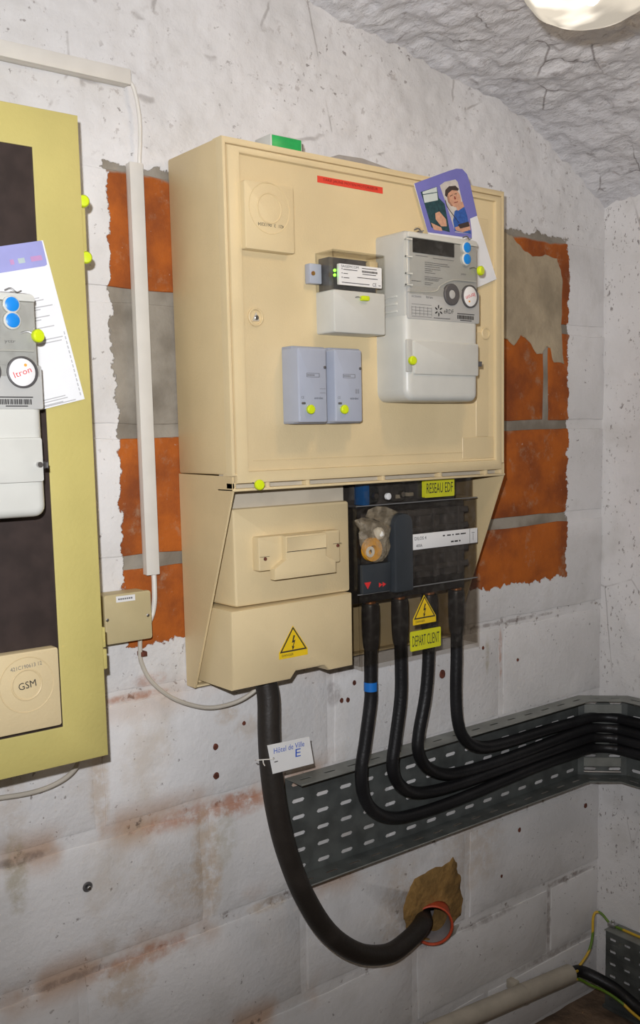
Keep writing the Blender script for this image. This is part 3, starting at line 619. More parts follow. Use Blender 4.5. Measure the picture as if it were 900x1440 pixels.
    # terminal cover with deep rounding and its small door
    tc = O('terminal_cover', P(MB().rrect(MX-.001, X1_, MZ, ZM+.014, (.022, .016, .002, .002), YP, MF+.0012, .013, 5, 4)), 'grey2', t)
    a = onY(585, 478, MF-.008); b = onY(668, 527, MF-.008)
    O('terminal_door', P(MB().rrect(a.x, X1_-.004, b.z-.002, a.z, .004, MF+.004, MF-.003, .0025)), 'grey2', tc)
    m = MB(); a = onY(575, 476, MF-.006); m.rrect(a.x, a.x+.013, a.z-.062, a.z, .003, MF+.004, MF-.0015, .001); O('latch', P(m), 'grey', tc)
    p = onY(579, 507, MF-.008); seal(tc, Vector((p.x, MF-.008, p.z))+off, .0085, .007) if flip else O('latch_screw', P(MB().lathe([(.004, 0), (.004, .006)], (X1_-.012, MF-.004, p.z), n=10)), 'steel', tc)
    O('catch', P(MB().box(X1_-.003, X1_+.001, MF, MF-.006, b.z+.018, b.z+.026, .001)), 'darkgrey', tc)
    if not flip: O('side_flange', P(MB().rrect(X1_-.01, X1_+.010, ZM-.09, ZM-.006, .006, YP, YP-.03, .003)), 'grey2', tc)
    # seals, hanging eye and vents
    p = q(820, 492, MF-.006); sl = seal(t, Vector((p.x, MF-.008, p.z))+off, .0095, .007, (.3, -1, 0)); O('seal_wire', MB().tube([Vector((p.x, MF-.006, p.z))+off, Vector((p.x-.010, MF-.003, p.z+.006))+off, Vector((p.x-.020, MF, p.z+.004))+off], .0012, 6), 'steel', sl)
    p = onY(592, 309, YP-.03); O('hanging_eye', P(MB().rrect(p.x-.011, p.x+.011, ZT_-.004, ZT_+.026, (.002, .002, .010, .010), YP-.020, YP-.024)), 'clearp', t); O('hanging_bolt', P(MB().lathe([(.0055, 0), (.0055, .005), (.004, .006)], (p.x, YP-.024, ZT_+.012), n=12)), 'darkgrey', t)
    for zx, zy in ((230, 95), (700, 170)):
        p = q(zx, zy); O('lead_seal', P(MB().tube([(p.x-.012, MF-.0015, p.z-.001), (p.x-.004, MF-.004, p.z+.002), (p.x+.004, MF-.004, p.z-.003), (p.x+.012, MF-.0015, p.z)], .0014, 6)), 'steel', t)
    m = MB()
    for k in range(3): z = ZM+.012+k*.014; m.box(MX-.002, MX+.003, YP-.060, YP-.015, z, z+.004, .001)
    O('side_rib', P(m), 'grey2', t)
    return t
build_meter(0, 0, 0, 'grey electricity meter on the large beige cabinet, its badge upside down', 'electricity_meter', True)
LY = -.200                                                           # front of the olive cupboard's door
build_meter(-.386-.550, LY-.0015-YP, .286-.457, 'grey electricity meter on the dark panel of the olive cupboard', 'electricity_meter', False)

# ------------------------------------------------------------------ communication module
cm = T('communication_module', 'grey module with a clear smoky top and white label on the beige cabinet', 'module', (.26, YP, .583))
SF = YP-.052; a, b = onY(468, 349, SF), onY(541, 360, SF); c = onY(470, 467, SF); mz = onY(467, 406, SF).z
sx0, sx1, sz0, sz1 = a.x, b.x, c.z, (a.z+b.z)/2
O('lower_body', MB().rrect(sx0, sx1, sz0, mz, (.004, .004, 0, 0), YP, SF, .003), 'grey2', cm)
O('circuit_body', MB().box(sx0+.006, sx1-.005, YP-.032, YP, mz, sz1-.010, .002), 'dark', cm)
O('inner_block', MB().box(sx1-.030, sx1-.010, YP-.044, YP-.03, mz+.03, sz1-.012, .002), 'beige2', cm)
O('clear_top', shell(sx0, sx1, YP, SF, mz, sz1, .0025, bottom=False), 'clearp', cm, 0)
def sg(zx, zy): return onY(465+zx/11.25, 360+zy/11.25, SF)
a, b = sg(125, 115), sg(805, 500); z0, z1 = sg(135, 450).z, sg(125, 115).z
pl = O('label_plate', MB().rrect(a.x, b.x, z0, z1, .002, SF+.005, SF-.0008), 'white', cm); lw, lh = b.x-a.x, z1-z0
text('lettering', 'SAGEMCOM', a.x+lw*.25, z0+lh*.89, SF-.0013, .0045, 'ink', pl, lw*.4)
text('lettering', 'CE', a.x+lw*.82, z0+lh*.14, SF-.0013, .0065, 'ink', pl, lw*.09)
m = MB(); x = a.x+lw*.53
while x < a.x+lw*.9: l_ = random.uniform(.0005, .0016); m.box(x, x+l_, SF-.0006, SF-.0012, z0+lh*.68, z0+lh*.78); x += l_+.0008
for (u0, u1, v_) in ((.53, .88, .88), (.1, .42, .74), (.1, .2, .55), (.1, .23, .35), (.54, .86, .6), (.42, .9, .42), (.06, .7, .12), (.92, .97, .12)): m.box(a.x+lw*u0, a.x+lw*u1, SF-.0006, SF-.0012, z0+lh*v_-.0006, z0+lh*v_+.0006)
for v_ in (.76, .56, .36): m.prism([(a.x+lw*.05, z0+lh*v_), (a.x+lw*.075, z0+lh*(v_-.03)), (a.x+lw*.075, z0+lh*(v_+.03))], SF-.0006, SF-.0012)
O('print', m, 'ink', pl, 0)
for zy in (220, 295): p = sg(85, zy); O('indicator_light', MB().lathe([(.0028, 0), (.0028, .002), (.0015, .003)], (p.x+.001, SF+.006, p.z), n=12), 'led', cm)
p = onY(511, 420, SF); sl = O('seal', MB().rrect(p.x-.009, p.x+.009, p.z-.0045, p.z+.0045, .003, SF+.001, SF-.009, .002), 'lime', cm); O('seal_wire', MB().tube([(p.x-.009, SF-.004, p.z), (p.x-.014, SF-.002, p.z+.002), (p.x-.020, SF, p.z+.001)], .001, 6), 'steel', sl)
p = onY(440, 385, YP-.012); bk = O('rail_clip', MB().box(p.x-.010, sx0+.002, YP-.016, YP, p.z-.018, p.z+.018, .002), 'blue_grey', cm); O('clip_screw', MB().lathe([(.004, 0), (.004, .002)], (p.x-.003, YP-.016, p.z), n=12), 'copper', bk)

# ------------------------------------------------------------------ two relay modules
RF = YP-.050; ra, rb = onY(418, 488, RF), onY(460, 595, RF); r2 = onY(470, 491, RF)
rx0, rx1 = ra.x, onY(460, 540, RF).x; rz0, rz1 = onY(440, 594, RF).z, onY(440, 489, RF).z
def relay(dx, label, var):
    o_ = Vector((dx, 0, 0)); t = T('relay_module', label, 'module', (rx0+.034+dx, YP, rz0), 'relay modules on the cabinet door')
    def P(m): m.v = [v+o_ for v in m.v]; return m
    def e(zx, zy): return onY(390+zx/6.923, 475+zy/6.923, RF)
    O('base', P(MB().rrect(rx0+.002, rx1+.012, rz0-.002, rz1+.004, .002, YP, YP-.030, .002)), 'blue_grey_dark', t)
    bd = O('body', P(MB().rrect(rx0, rx1, rz0, rz1, .004, YP-.004, RF, .0035)), 'blue_grey', t)
    a, b = e(285, 342), e(410, 385); O('name_plate', P(frame(a.x, b.x, b.z, a.z, .0008, .0008, .0008, .0008, RF+.0005, RF-.0006, 0)), 'greyink', t)
    m = MB()
    for k in range(6): x = a.x+.002+k*.0028; m.box(x, x+.0018, RF+.0003, RF-.0004, b.z+.0025, a.z-.0025)
    a, b = e(415, 495), e(470, 540)
    if var: [m.box(a.x+k*.0025, a.x+k*.0025+.0006, RF+.0003, RF-.0004, b.z, a.z) for k in range(4)]
    else: m.box(a.x, b.x, RF+.0003, RF-.0004, a.z-.0006, a.z); m.box(a.x, b.x, RF+.0003, RF-.0004, b.z, b.z+.0006)
    O('print', P(m), 'greyink', t, 0)
    p = e(245, 580); text('lettering', 'CE', p.x+dx, p.z, RF-.0006, .0045, 'greyink', t, .0068)
    p = e(402, 586); text('lettering', 'entrelec', p.x+dx, p.z, RF-.0006, .0042, 'ink', t, .020)
    p = e(465, 288); O('screw', P(MB().lathe([(.0028, -.001), (.0028, .0012), (.002, .0018)], (p.x-.001, RF, p.z), n=10)), 'darkgrey', t)
    p = e(252, 637); O('seal_tag', P(MB().rrect(p.x-.0035, p.x+.005, p.z-.002, p.z+.002, .0015, RF+.0005, RF-.001)), 'darkgrey', t)
    p = e(310, 698); seal(t, Vector((p.x+(dx and -.006)+dx, RF-.003, p.z)), .0085, .006)
relay(0, 'blue grey relay module with a lime seal, nearer the cabinet lock', 0)
relay(r2.x-rx0, 'blue grey relay module with a lime seal, nearer the big meter', 1)

# ------------------------------------------------------------------ brochure tucked behind the meter
YR = YP-.010
def bro(zx, zy, Y=YR): return onY(570+zx/6, 220+zy/6, Y)
br_ = T('brochure', 'violet brochure with two photographs tucked behind the meter', 'brochure', tuple(bro(400, 640)))
TL, TR, BR = bro(80, 228), bro(520, 90), bro(770, 1035); ex = (bro(500, 100)-TL); ex.y = 0; ex.normalize(); ez = (bro(770, 1035)-bro(600, 500)); ez.y = 0; ez.normalize()
def pl_(pts, y, y2): return MB().prism([(p.x, p.z) for p in pts], y, y2)
top = [bro(*z_) for z_ in ((75, 228), (365, 122), (430, 103), (480, 106), (520, 150), (548, 240), (605, 500), (770, 1035), (600, 1110), (330, 1150), (240, 800))]
sh = O('sheet', pl_(top, YR+.0016, YR), 'paper', br_)
O('violet_field', pl_([bro(*z_) for z_ in ((75, 228), (365, 122), (430, 103), (480, 106), (520, 150), (548, 240), (605, 500), (545, 525), (560, 640), (560, 690), (190, 640))], YR, YR-.0003), 'purple', sh)
ph = O('photograph', pl_([bro(*z_) for z_ in ((128, 300), (265, 255), (280, 350), (330, 400), (375, 640), (220, 600), (160, 400))], YR, YR-.0006), 'teal', sh)
O('van_print', pl_([bro(*z_) for z_ in ((142, 300), (262, 258), (272, 370), (160, 392))], YR, YR-.0009), 'palegreen', ph)
O('line_print', pl_([bro(*z_) for z_ in ((142, 320), (264, 300), (265, 306), (142, 327))], YR, YR-.0011), 'teal', ph)
O('hand_print', pl_([bro(*z_) for z_ in ((250, 480), (285, 465), (340, 530), (348, 590), (300, 590), (255, 530))], YR, YR-.0009), 'skin', ph)
O('hand_print', pl_([bro(*z_) for z_ in ((215, 560), (300, 600), (310, 630), (240, 620))], YR, YR-.0010), 'skin', ph)
p2 = O('photograph', pl_([bro(*z_) for z_ in ((290, 245), (330, 215), (420, 195), (440, 215), (480, 380), (520, 560), (552, 655), (420, 640), (370, 480))], YR, YR-.0006), 'photo_grey', sh)
O('shirt_print', pl_([bro(*z_) for z_ in ((415, 460), (495, 425), (520, 500), (552, 655), (415, 630), (400, 540))], YR, YR-.0008), 'shirt', p2)
O('neck_print', pl_([bro(*z_) for z_ in ((415, 400), (480, 380), (495, 425), (440, 460))], YR, YR-.0009), 'skin', p2)
O('face_print', MB().prism([(q_.x, q_.z) for q_ in [bro(410+68*math.cos(a_)*.82+12*math.sin(a_), 350+80*math.sin(a_)+8*math.cos(a_)) for a_ in [2*PI*k/18 for k in range(18)]]], YR, YR-.0010), 'skin', p2)
O('hair_print', pl_([bro(*z_) for z_ in ((332, 330), (335, 285), (365, 252), (420, 248), (448, 275), (440, 290), (390, 285), (358, 312), (350, 345))], YR, YR-.0012), 'hair', p2)
for z4 in (((372, 335), (395, 322), (396, 328), (374, 341)), ((410, 316), (430, 312), (431, 318), (411, 322)), ((410, 338), (416, 337), (424, 362), (412, 364)), ((408, 388), (440, 380), (441, 386), (410, 394))):
    O('feature_print', pl_([bro(*z_) for z_ in z4], YR, YR-.0013), 'darkred' if z4[0][1] > 330 and z4[0][0] > 400 else 'hair', p2)
O('cheek_print', pl_([bro(*z_) for z_ in ((350, 345), (362, 330), (372, 380), (400, 420), (385, 420), (358, 385))], YR, YR-.0012), mat('shaded_print', (.36, .19, .13), .5), p2)
O('hand_print', pl_([bro(*z_) for z_ in ((415, 600), (470, 580), (540, 560), (548, 620), (480, 640), (425, 625))], YR, YR-.0010), 'skin', p2)
O('device_print', pl_([bro(*z_) for z_ in ((440, 575), (530, 550), (540, 590), (460, 610))], YR, YR-.0012), 'hair', p2)
O('cable_print', MB().tube([Vector((q_.x, YR-.0008, q_.z)) for q_ in (bro(335, 370), bro(355, 430), bro(420, 520), bro(450, 560))], .0008, 5), 'hair', p2)

# ------------------------------------------------------------------ things lying on the cabinet
def ztop(u, v): d = ray(u, v); return CAM + d*((ZT+.001-CAM.z)/d.z)
yl = -D+.03
gp = T('green_level', 'small grey block with a green face lying on the beige cabinet', 'block', (onY(405, 208, yl).x, yl+.02, ZT))
a, b = onY(381, 193, yl), onY(424, 209, yl)
O('block', MB().box(a.x-.001, b.x+.002, yl, yl+.05, ZT+.0005, ZT+.030, .002), 'grey2', gp)
O('green_face', MB().box(a.x+.002, b.x-.001, yl-.0012, yl+.001, ZT+.006, ZT+.028, .0005), 'green', gp); O('end_cap', MB().box(b.x+.002, b.x+.006, yl+.003, yl+.047, ZT+.002, ZT+.024, .001), 'darkgrey', gp)
a, b = onY(452, 225, -.09), onY(556, 250, -.09)
pc = O('clear_lid', MB().prism([(a.x, ZT+.001), (b.x+.09, ZT+.001), (b.x+.09, ZT+.006), (b.x+.02, ZT+.026), (a.x+.10, ZT+.040), (a.x+.04, ZT+.038), (a.x+.012, ZT+.028)], -.015, -.10, .004), mat('cloudy_plastic', (.36, .335, .31), .3, .15, 20)); tag(pc, 'cloudy plastic lid lying flat on the beige cabinet', 'lid')

# ================================================================== olive cupboard at the left
lx1, lz0, lz1 = onY(153, 1062, LY).x, onY(153, 1062, LY).z, onY(105, 161, LY).z
lx0 = lx1-.72
cu = T('meter_cupboard', 'olive enamelled cupboard with a dark brown panel in its door', 'cupboard', (lx1-.36, 0, lz0))
O('box', MB().box(lx0+.004, lx1-.006, LY+.034, -.007, lz0+.004, lz1-.004, .003), 'olive', cu)
dx1, dz0, dz1 = onY(65, 560, LY).x, -.058, .831; dx1 = -.3435
dr = O('door', frame(lx0, lx1, lz0, lz1, .075, lx1-dx1, dz0-lz0, lz1-dz1, LY+.032, LY, .003), 'olive', cu)
O('dark_panel', MB().box(lx0+.070, dx1+.004, LY+.012, LY+.002, dz0-.004, dz1+.004), 'brown', cu)
# latch bar with two seals
p0, p1 = onY(116, 288, LY+.03), onY(119, 366, LY+.03)
lt = O('latch_bar', MB().box(lx1-.004, lx1+.010, LY+.012, LY+.024, p1.z-.004, p0.z+.004, .001), 'olive', cu)
seal(lt, Vector((lx1+.006, LY+.010, p0.z)), .0095, .008, (-.3, -1, 0)); seal(lt, Vector((lx1+.006, LY+.010, p1.z)), .0095, .008, (-.3, -1, 0))
p0, p1 = onY(150, 880, LY+.02), onY(152, 938, LY+.02); zc = (p0.z+p1.z)/2
hg = O('hinge', MB().box(lx1-.004, lx1+.009, LY+.010, LY+.028, zc+.0015, p0.z, .001), 'olive', cu); O('hinge', MB().box(lx1-.004, lx1+.010, LY+.010, LY+.028, p1.z, zc-.0015, .001), 'olive', cu)
# blanking cover on the dark panel
gy = LY-.018; b = onY(88, 1019, gy); a_ = onY(81, 910, gy); cc = onY(38, 963, gy)
xr = (a_.x+b.x)/2; bc = blank_cover(cu, xr-.118, xr, b.z, a_.z, LY+.003, gy, cc.x, cc.z, .0235, .043)
text('stamp', '421C190613 12', cc.x, cc.z+.029, gy-.0012, .006, 'greyink', bc, .050, .08); text('handwriting', 'GSM', cc.x, cc.z, gy-.0012, .011, 'ink', bc, .028, .12)
# leaflet
LL = LY-.0045
def lf(zx, zy): return onY(zx/5.33, 330+zy/5.33, LL)
le = T('leaflet', 'white leaflet with a lilac heading tucked behind the meter of the olive cupboard', 'leaflet', tuple(lf(400, 1250)))
TRc, BRc = lf(322, 42), lf(635, 1232); axd = (BRc-TRc); axd.y = 0; axw = Vector((axd.z, 0, -axd.x)).normalized()
wl = .150; TLc, BLc = TRc+axw*wl, BRc+axw*wl
st = O('sheet', pl_([BLc, BRc, TRc, TLc], LL+.0015, LL), 'paper', le)
def lp(u, v): return TRc + axw*(wl*(1-u)) + axd*v
O('heading', pl_([lp(0, .152), lp(.95, .152), lp(.975, .145), lp(.98, .12), lp(.985, .004), lp(.97, .0), lp(0, .0)], LL, LL-.0004), 'lilac', st)
for u, wd, mm in ((.12, .05, 'pinkink'), (.30, .07, 'greenink'), (.42, .09, 'pinkink'), (.62, .04, 'pinkink'), (.72, .07, 'greenink'), (.88, .12, 'pinkink')):
    O('heading_mark', pl_([lp(u-wd/2, .115), lp(u+wd/2, .115), lp(u+wd/2, .085), lp(u-wd/2, .085)], LL, LL-.0007), mm, st)
m = MB()
for v_, u0, u1 in ((.33, .3, .80), (.345, .3, .84), (.385, .3, .92), (.40, .3, .78), (.445, .3, .86), (.462, .3, .76), (.51, .3, .88), (.585, .3, .94), (.605, .3, .92), (.945, .3, .8), (.96, .3, .82), (.978, .3, .76), (.985, .5, .9)):
    q_ = [lp(u0, v_+.006), lp(u1, v_+.006), lp(u1, v_), lp(u0, v_)]; m.prism([(p.x, p.z) for p in q_], LL, LL-.0005)
for k in range(14): v_ = .56+k*.03; q_ = [lp(.962, v_+.02), lp(.972, v_+.02), lp(.972, v_), lp(.962, v_)]; m.prism([(p.x, p.z) for p in q_], LL, LL-.0005)
O('small_type', m, mat('pale_grey_ink', (.42, .42, .43), .6), st, 0)

# ================================================================== trunking, junction box, thin cables
vt = T('cable_trunking', 'white upright plastic cable trunking beside the beige cabinet', 'trunking', (-.073, 0, .141))
O('channel', MB().box(-.0865, -.0615, -.016, -.0025, .1415, .887, .001), 'pvc', vt); O('lid', MB().box(-.0875, -.0605, -.021, -.014, .141, .8875, .0012), 'pvc', vt)
ht = T('cable_trunking', 'white level plastic cable trunking above the olive cupboard', 'trunking', (-.3, 0, 1.02))
O('channel', MB().box(-1.3, -.081, -.020, .0, 1.019, 1.043, .001), 'pvc', ht); O('lid', MB().box(-1.3, -.080, -.0255, -.018, 1.018, 1.044, .0012), 'pvc', ht)
def pth(pts): return [onY(u, v, Y) for u, v, Y in pts]
def wire(name, pts, r, m, label, cat='cable', n=10): return tag(O(name, MB().tube(pth(pts), r, n), m), label, cat)
wire('thin_cable', ((172, 112, -.010), (184, 117, -.012), (191, 135, -.014), (196, 165, -.015), (197, 195, -.014), (196, 222, -.011), (196, 240, -.008)), .0035, 'pvc', 'thin white cable linking the two white trunkings')
wire('thin_cable', ((216, 800, -.011), (217, 825, -.012), (217, 845, -.012), (215, 860, -.010), (211, 872, -.010), (208, 878, -.012)), .0050, 'pvc', 'short white cable from the upright trunking into the junction box')
wire('thin_cable', ((197, 893, -.012), (197, 915, -.012), (199, 932, -.012), (212, 957, -.014), (238, 979, -.018), (268, 991, -.022), (298, 995, -.028), (330, 988, -.036), (352, 976, -.045), (366, 962, -.052), (372, 940, -.055)), .0042, 'thin', 'thin grey cable looping from the junction box under the beige cabinet')
wire('thin_cable', ((112, 1066, -.045), (106, 1080, -.04), (92, 1094, -.03), (68, 1107, -.022), (38, 1116, -.018), (0, 1122, -.016), (-60, 1130, -.014), (-120, 1134, -.012)), .0045, 'thin', 'thin grey cable hanging from under the olive cupboard')
O('cable_clip', MB().box(-.105, -.092, -.017, .0, -.012, -.003, .001), 'rust', wall_back)
jb = T('junction_box', 'small beige junction box between the two cupboards', 'junction box', (-.145, 0, .031))
O('box', MB().rrect(-.190, -.0995, .030, .117, .004, -.0025, -.044, .001), 'jbox', jb); jl = O('lid', MB().rrect(-.1915, -.098, .0285, .1185, .005, -.043, -.052, .002), 'jbox', jb)
a, b = onY(163, 839, -.052), onY(190, 844, -.052); O('label', MB().box(a.x, b.x, -.0525, -.051, b.z, a.z), 'white', jl)
m = MB()
for k in range(7): m.box(a.x+.004+k*.0042, a.x+.007+k*.0042, -.0529, -.0524, (a.z+b.z)/2-.0015, (a.z+b.z)/2+.0015)
O('print', m, 'greyink', jl, 0)
for u, v in ((151, 872), (208, 865)): p = onY(u, v, -.052); O('screw', MB().lathe([(.0032, -.001), (.0032, .0012), (.002, .0022)], (p.x, -.052, p.z), n=12), 'steel', jl)
p = onY(123, 1247, 0); an = T('wall_anchor', 'steel bolt anchor in the white wall below the olive cupboard', 'bolt', (p.x, 0, p.z))
O('sleeve', MB().lathe([(.009, .002), (.010, .0028), (.008, .005), (.006, .004), (.0055, .001)], (p.x, .002, p.z), n=18), 'darkgrey', an); O('stud', MB().lathe([(.0045, 0), (.0045, .009), (.0035, .010)], (p.x, .0, p.z), n=8), 'steel', an)

# ================================================================== perforated trays
def slotted(mb, C00, C10, C11, C01, nu, nv, sl, sh, v_off=0.0):
    # a plate between four corners with nu x nv slots (sl, sh: share of the cell)
    def B(u, v): return (C00*(1-u)+C10*u)*(1-v)+(C01*(1-u)+C11*u)*v
    for i in range(nu):
        for j in range(nv):
            u0, u1, v0, v1 = i/nu, (i+1)/nu, j/nv, (j+1)/nv; cu_, cv_ = (u0+u1)/2, (v0+v1)/2; a, b = (u1-u0)*sl/2, (v1-v0)*sh/2
            r = min(a*.25, a); inn = [(cu_-a, cv_), (cu_-a+r, cv_-b), (cu_+a-r, cv_-b), (cu_+a, cv_), (cu_+a-r, cv_+b), (cu_-a+r, cv_+b)]
            out = [(u0, cv_), (u0, v0), (u1, v0), (u1, cv_), (u1, v1), (u0, v1)]
            vs = [B(*q_) for q_ in out]+[B(*q_) for q_ in inn]; mb.add(vs, [(k, (k+1) % 6, 6+(k+1) % 6, 6+k) for k in range(6)])
def weld(o):
    bm = bmesh.new(); bm.from_mesh(o.data); bmesh.ops.remove_doubles(bm, verts=bm.verts[:], dist=1e-5); bm.to_mesh(o.data); bm.free()
TZ0, TZ1, TF = -.556, -.331, .058
tray = T('cable_tray', 'long perforated metal cable tray bending round the corner of the walls', 'cable tray', (.8, 0, TZ0))
bx = [Vector((.228, -.0045, 0)), Vector((XC-.105, -.0045, 0)), Vector((XC-.011, -.098, 0)), Vector((XC-.011, -1.15, 0))]
k22 = math.tan(math.radians(22.5))
fx = [Vector((.228, -.0045-TF, 0)), Vector((bx[1].x-TF*k22, -.0045-TF, 0)), Vector((bx[2].x-TF, bx[2].y-TF*k22, 0)), Vector((bx[3].x-TF, -1.15, 0))]
def at(p, z): return Vector((p.x, p.y, z))
for s_ in range(3):
    L_ = (bx[s_+1]-bx[s_]).length; nu = max(1, round(L_/.0667)); 
    m = MB(); slotted(m, at(bx[s_], TZ0), at(bx[s_+1], TZ0), at(bx[s_+1], TZ1), at(bx[s_], TZ1), nu, 6, .52, .24)
    o = O('back_plate', m, 'galv', tray, 0, .0014); weld(o)
    m = MB(); slotted(m, at(bx[s_], TZ0), at(bx[s_+1], TZ0), at(fx[s_+1], TZ0-.001), at(fx[s_], TZ0-.001), nu, 1, .52, .11); o = O('lower_flange', m, 'galv', tray, 0, .0014); weld(o)
    m = MB(); slotted(m, at(bx[s_], TZ1), at(bx[s_+1], TZ1), at(fx[s_+1], TZ1), at(fx[s_], TZ1), nu, 1, .52, .11); o = O('upper_flange', m, 'galv2', tray, 0, .0014); weld(o)  # light from above put into the colour: flange lighter than the tray
    m = MB()
    for z in (TZ0, TZ1): m.tube([at(fx[s_], z), at(fx[s_+1], z)], .0018, 6, 1)
    O('edge_bead', m, 'galv2', tray)
mid = (bx[1]+bx[2])/2; nrm = Vector((-1, -1, 0)).normalized(); tn = Vector((1, -1, 0)).normalized()
for z in (TZ0+.038, TZ1-.036):                                       # splice plates at the bend
    m = MB()
    for (q_, e_) in ((-.05, .05),):
        P_ = [mid+tn*q_+nrm*.002, mid+tn*e_+nrm*.002]; m.add([at(P_[0], z-.012), at(P_[1], z-.012), at(P_[1], z+.012), at(P_[0], z+.012)], [(0, 1, 2, 3)])
    O('splice_plate', m, 'galv2', tray, 0, .002)
m = MB(); P_ = [mid-tn*.05+nrm*.004, mid+tn*.05+nrm*.004]; m.tube([at(P_[0], TZ0+.010), at(P_[1], TZ0+.010)], .0035, 8, 1); O('splice_bar', m, 'steel', tray)

# four black cables from the switch into the tray and round the corner
lanes = [(.505, 1), (.463, 2), (.424, 3), (.383, 4)]
paths = [
 ((521, 960), (521, 985), (514, 1040), (508, 1085), (512, 1120), (528, 1142), (555, 1150), (590, 1143), (640, 1126), (700, 1101), (760, 1076), (800, 1062)),
 ((564, 945), (563, 985), (556, 1040), (552, 1075), (558, 1098), (574, 1112), (598, 1114), (640, 1104), (700, 1083), (760, 1061), (800, 1047)),
 ((602, 935), (598, 980), (589, 1030), (588, 1055), (596, 1074), (612, 1085), (636, 1088), (680, 1077), (730, 1060), (775, 1043), (803, 1032)),
 ((642, 920), (641, 970), (643, 1010), (650, 1034), (664, 1047), (684, 1050), (715, 1043), (750, 1032), (780, 1023), (806, 1016)) ]
corner_px = [((842, 1056), (900, 1074)), ((843, 1041), (900, 1056)), ((843, 1026), (900, 1039)), ((843, 1010), (900, 1020))]
clabel = ['thick black cable with a blue tape band dropping into the tray', 'second thick black cable from the blue taped one, dropping into the tray', 'third thick black cable from the blue taped one, dropping into the tray', 'fourth thick black cable from the blue taped one, dropping into the tray']
for k, pp in enumerate(paths):
    yl_ = -.030 if k % 2 == 0 else -.030; n_ = len(pp); x0 = CX[k]
    pts = [Vector((x0, YCB, .012)), Vector((x0, YCB, -.03))]
    for i, (u, v) in enumerate(pp):
        t_ = max(0, min(1, (i-3)/4)); t_ = t_*t_*(3-2*t_); pts.append(onY(u, v, YCB*(1-t_)+yl_*t_))
    zc = onY(*pp[-1], yl_).z
    c1 = onY(*corner_px[k][0], -.060); R_ = XC-.028
    zz = zc; rad = .075
    xa = R_-rad; ya = yl_-rad
    pts = [p for p in pts if p.x < xa-.03]; zz = pts[-1].z
    for a_ in range(5): q_ = PI/2*a_/4; pts.append(Vector((xa+rad*math.sin(q_), ya+rad*math.cos(q_), zz-.001*a_)))
    for y_ in (-.25, -.5, -.8, -1.15): pts.append(Vector((R_, y_, zz-.004)))
    c_ = T('power_cable', clabel[k], 'cable', tuple(pts[0]), 'black power cables leaving the switch')
    O('sheath', MB().tube(pts, .0142, 14, 6), 'cable', c_)
    O('heat_shrink', MB().tube([(x0, YCB, .036), (x0, YCB, .030), (x0, YCB, -.02), (x0, YCB, -.055), (x0, YCB, -.065)], lambda t: .0165+.003*math.sin(PI*min(1, t*1.25)) if t < .8 else .0165-(t-.8)*.008, 14, 4), 'black', c_)
    if k == 0:
        q_ = onY(521, 970, YCB); O('tape_band', MB().tube([(pts[2]+(pts[3]-pts[2])*-.05), (pts[2]+(pts[3]-pts[2])*.45)], .0148, 14, 1), 'band', c_)

# thick cable with a tag
tk = [Vector((.118, -.09, -.058))]+pth(((377, 978, -.100), (378, 1030, -.108), (381, 1080, -.112), (389, 1140, -.114), (404, 1200, -.112), (428, 1260, -.106), (462, 1312, -.098), (504, 1340, -.085), (545, 1341, -.070), (574, 1322, -.056), (594, 1299, -.030)))+[Vector((.672, .045, -.798)), Vector((.74, .13, -.81))]
kc = T('incoming_cable', 'very thick black cable curving from the fuse housing into the wall conduit', 'cable', tuple(tk[0])); O('sheath', MB().tube(tk, .0222, 18, 7), 'thick', kc)
yt = -.140
def tg(zx, zy): return onY(340+zx/6.4286, 940+zy/6.4286, yt)
ct = T('cable_tag', 'white handwritten tag tied to the thick black cable', 'tag', tuple(tg(440, 800)))
P_ = [tg(282, 955), tg(652, 860), tg(612, 616), tg(232, 697)]; cpt = [(p.x, p.z) for p in P_]
cl = O('card', MB().prism(cpt, yt+.0012, yt, .0004, 1), 'white', ct)
ang = math.atan2(P_[2].z-P_[3].z, P_[2].x-P_[3].x)
p = tg(428, 712); text('handwriting', 'Hôtel de Ville', p.x, p.z, yt-.0005, .011, 'blueink', cl, .074, ang+.03); p = tg(508, 760); text('handwriting', 'E', p.x, p.z, yt-.0005, .016, 'blueink', cl, .013, ang)
p = tg(286, 815); O('eyelet', MB().lathe([(.0022, -.0005), (.0022, .0008)], (p.x, yt, p.z), n=10), 'darkgrey', cl); p = tg(310, 842); O('slit', MB().box(p.x-.004, p.x+.004, yt-.0006, yt, p.z-.0008, p.z+.0008), 'ink', cl)
a, b = tg(286, 815), tg(195, 828); O('string', MB().tube([a+Vector((0, -.002, 0)), b+Vector((0, .002, 0)), onY(361, 1069, -.132), onY(359, 1069, -.105)], .0012, 6), 'pvc', ct); O('string', MB().tube([b+Vector((0, .001, 0)), b+Vector((.000, 0, -.006)), b+Vector((.003, 0, -.012))], .0012, 6), 'pvc', ct)

# red conduit sleeve through the wall
axs = Vector((-.62, -.78, .04)).normalized(); cc = HOLE+axs*.022
cs = T('conduit_sleeve', 'red conduit end set in brown cement in the white wall', 'conduit', tuple(HOLE))
O('shell', MB().lathe([(.0445, -.02), (.0500, -.16), (.0500, .0), (.0508, .006), (.0480, .008), (.0450, .004), (.0445, -.02)], cc, axs, 36, cap=False), 'redpipe', cs); O('liner', MB().lathe([(.0443, .002), (.0440, -.06), (.0440, -.20), (.001, -.21)], cc, axs, 36, cap=False), 'inner', cs)

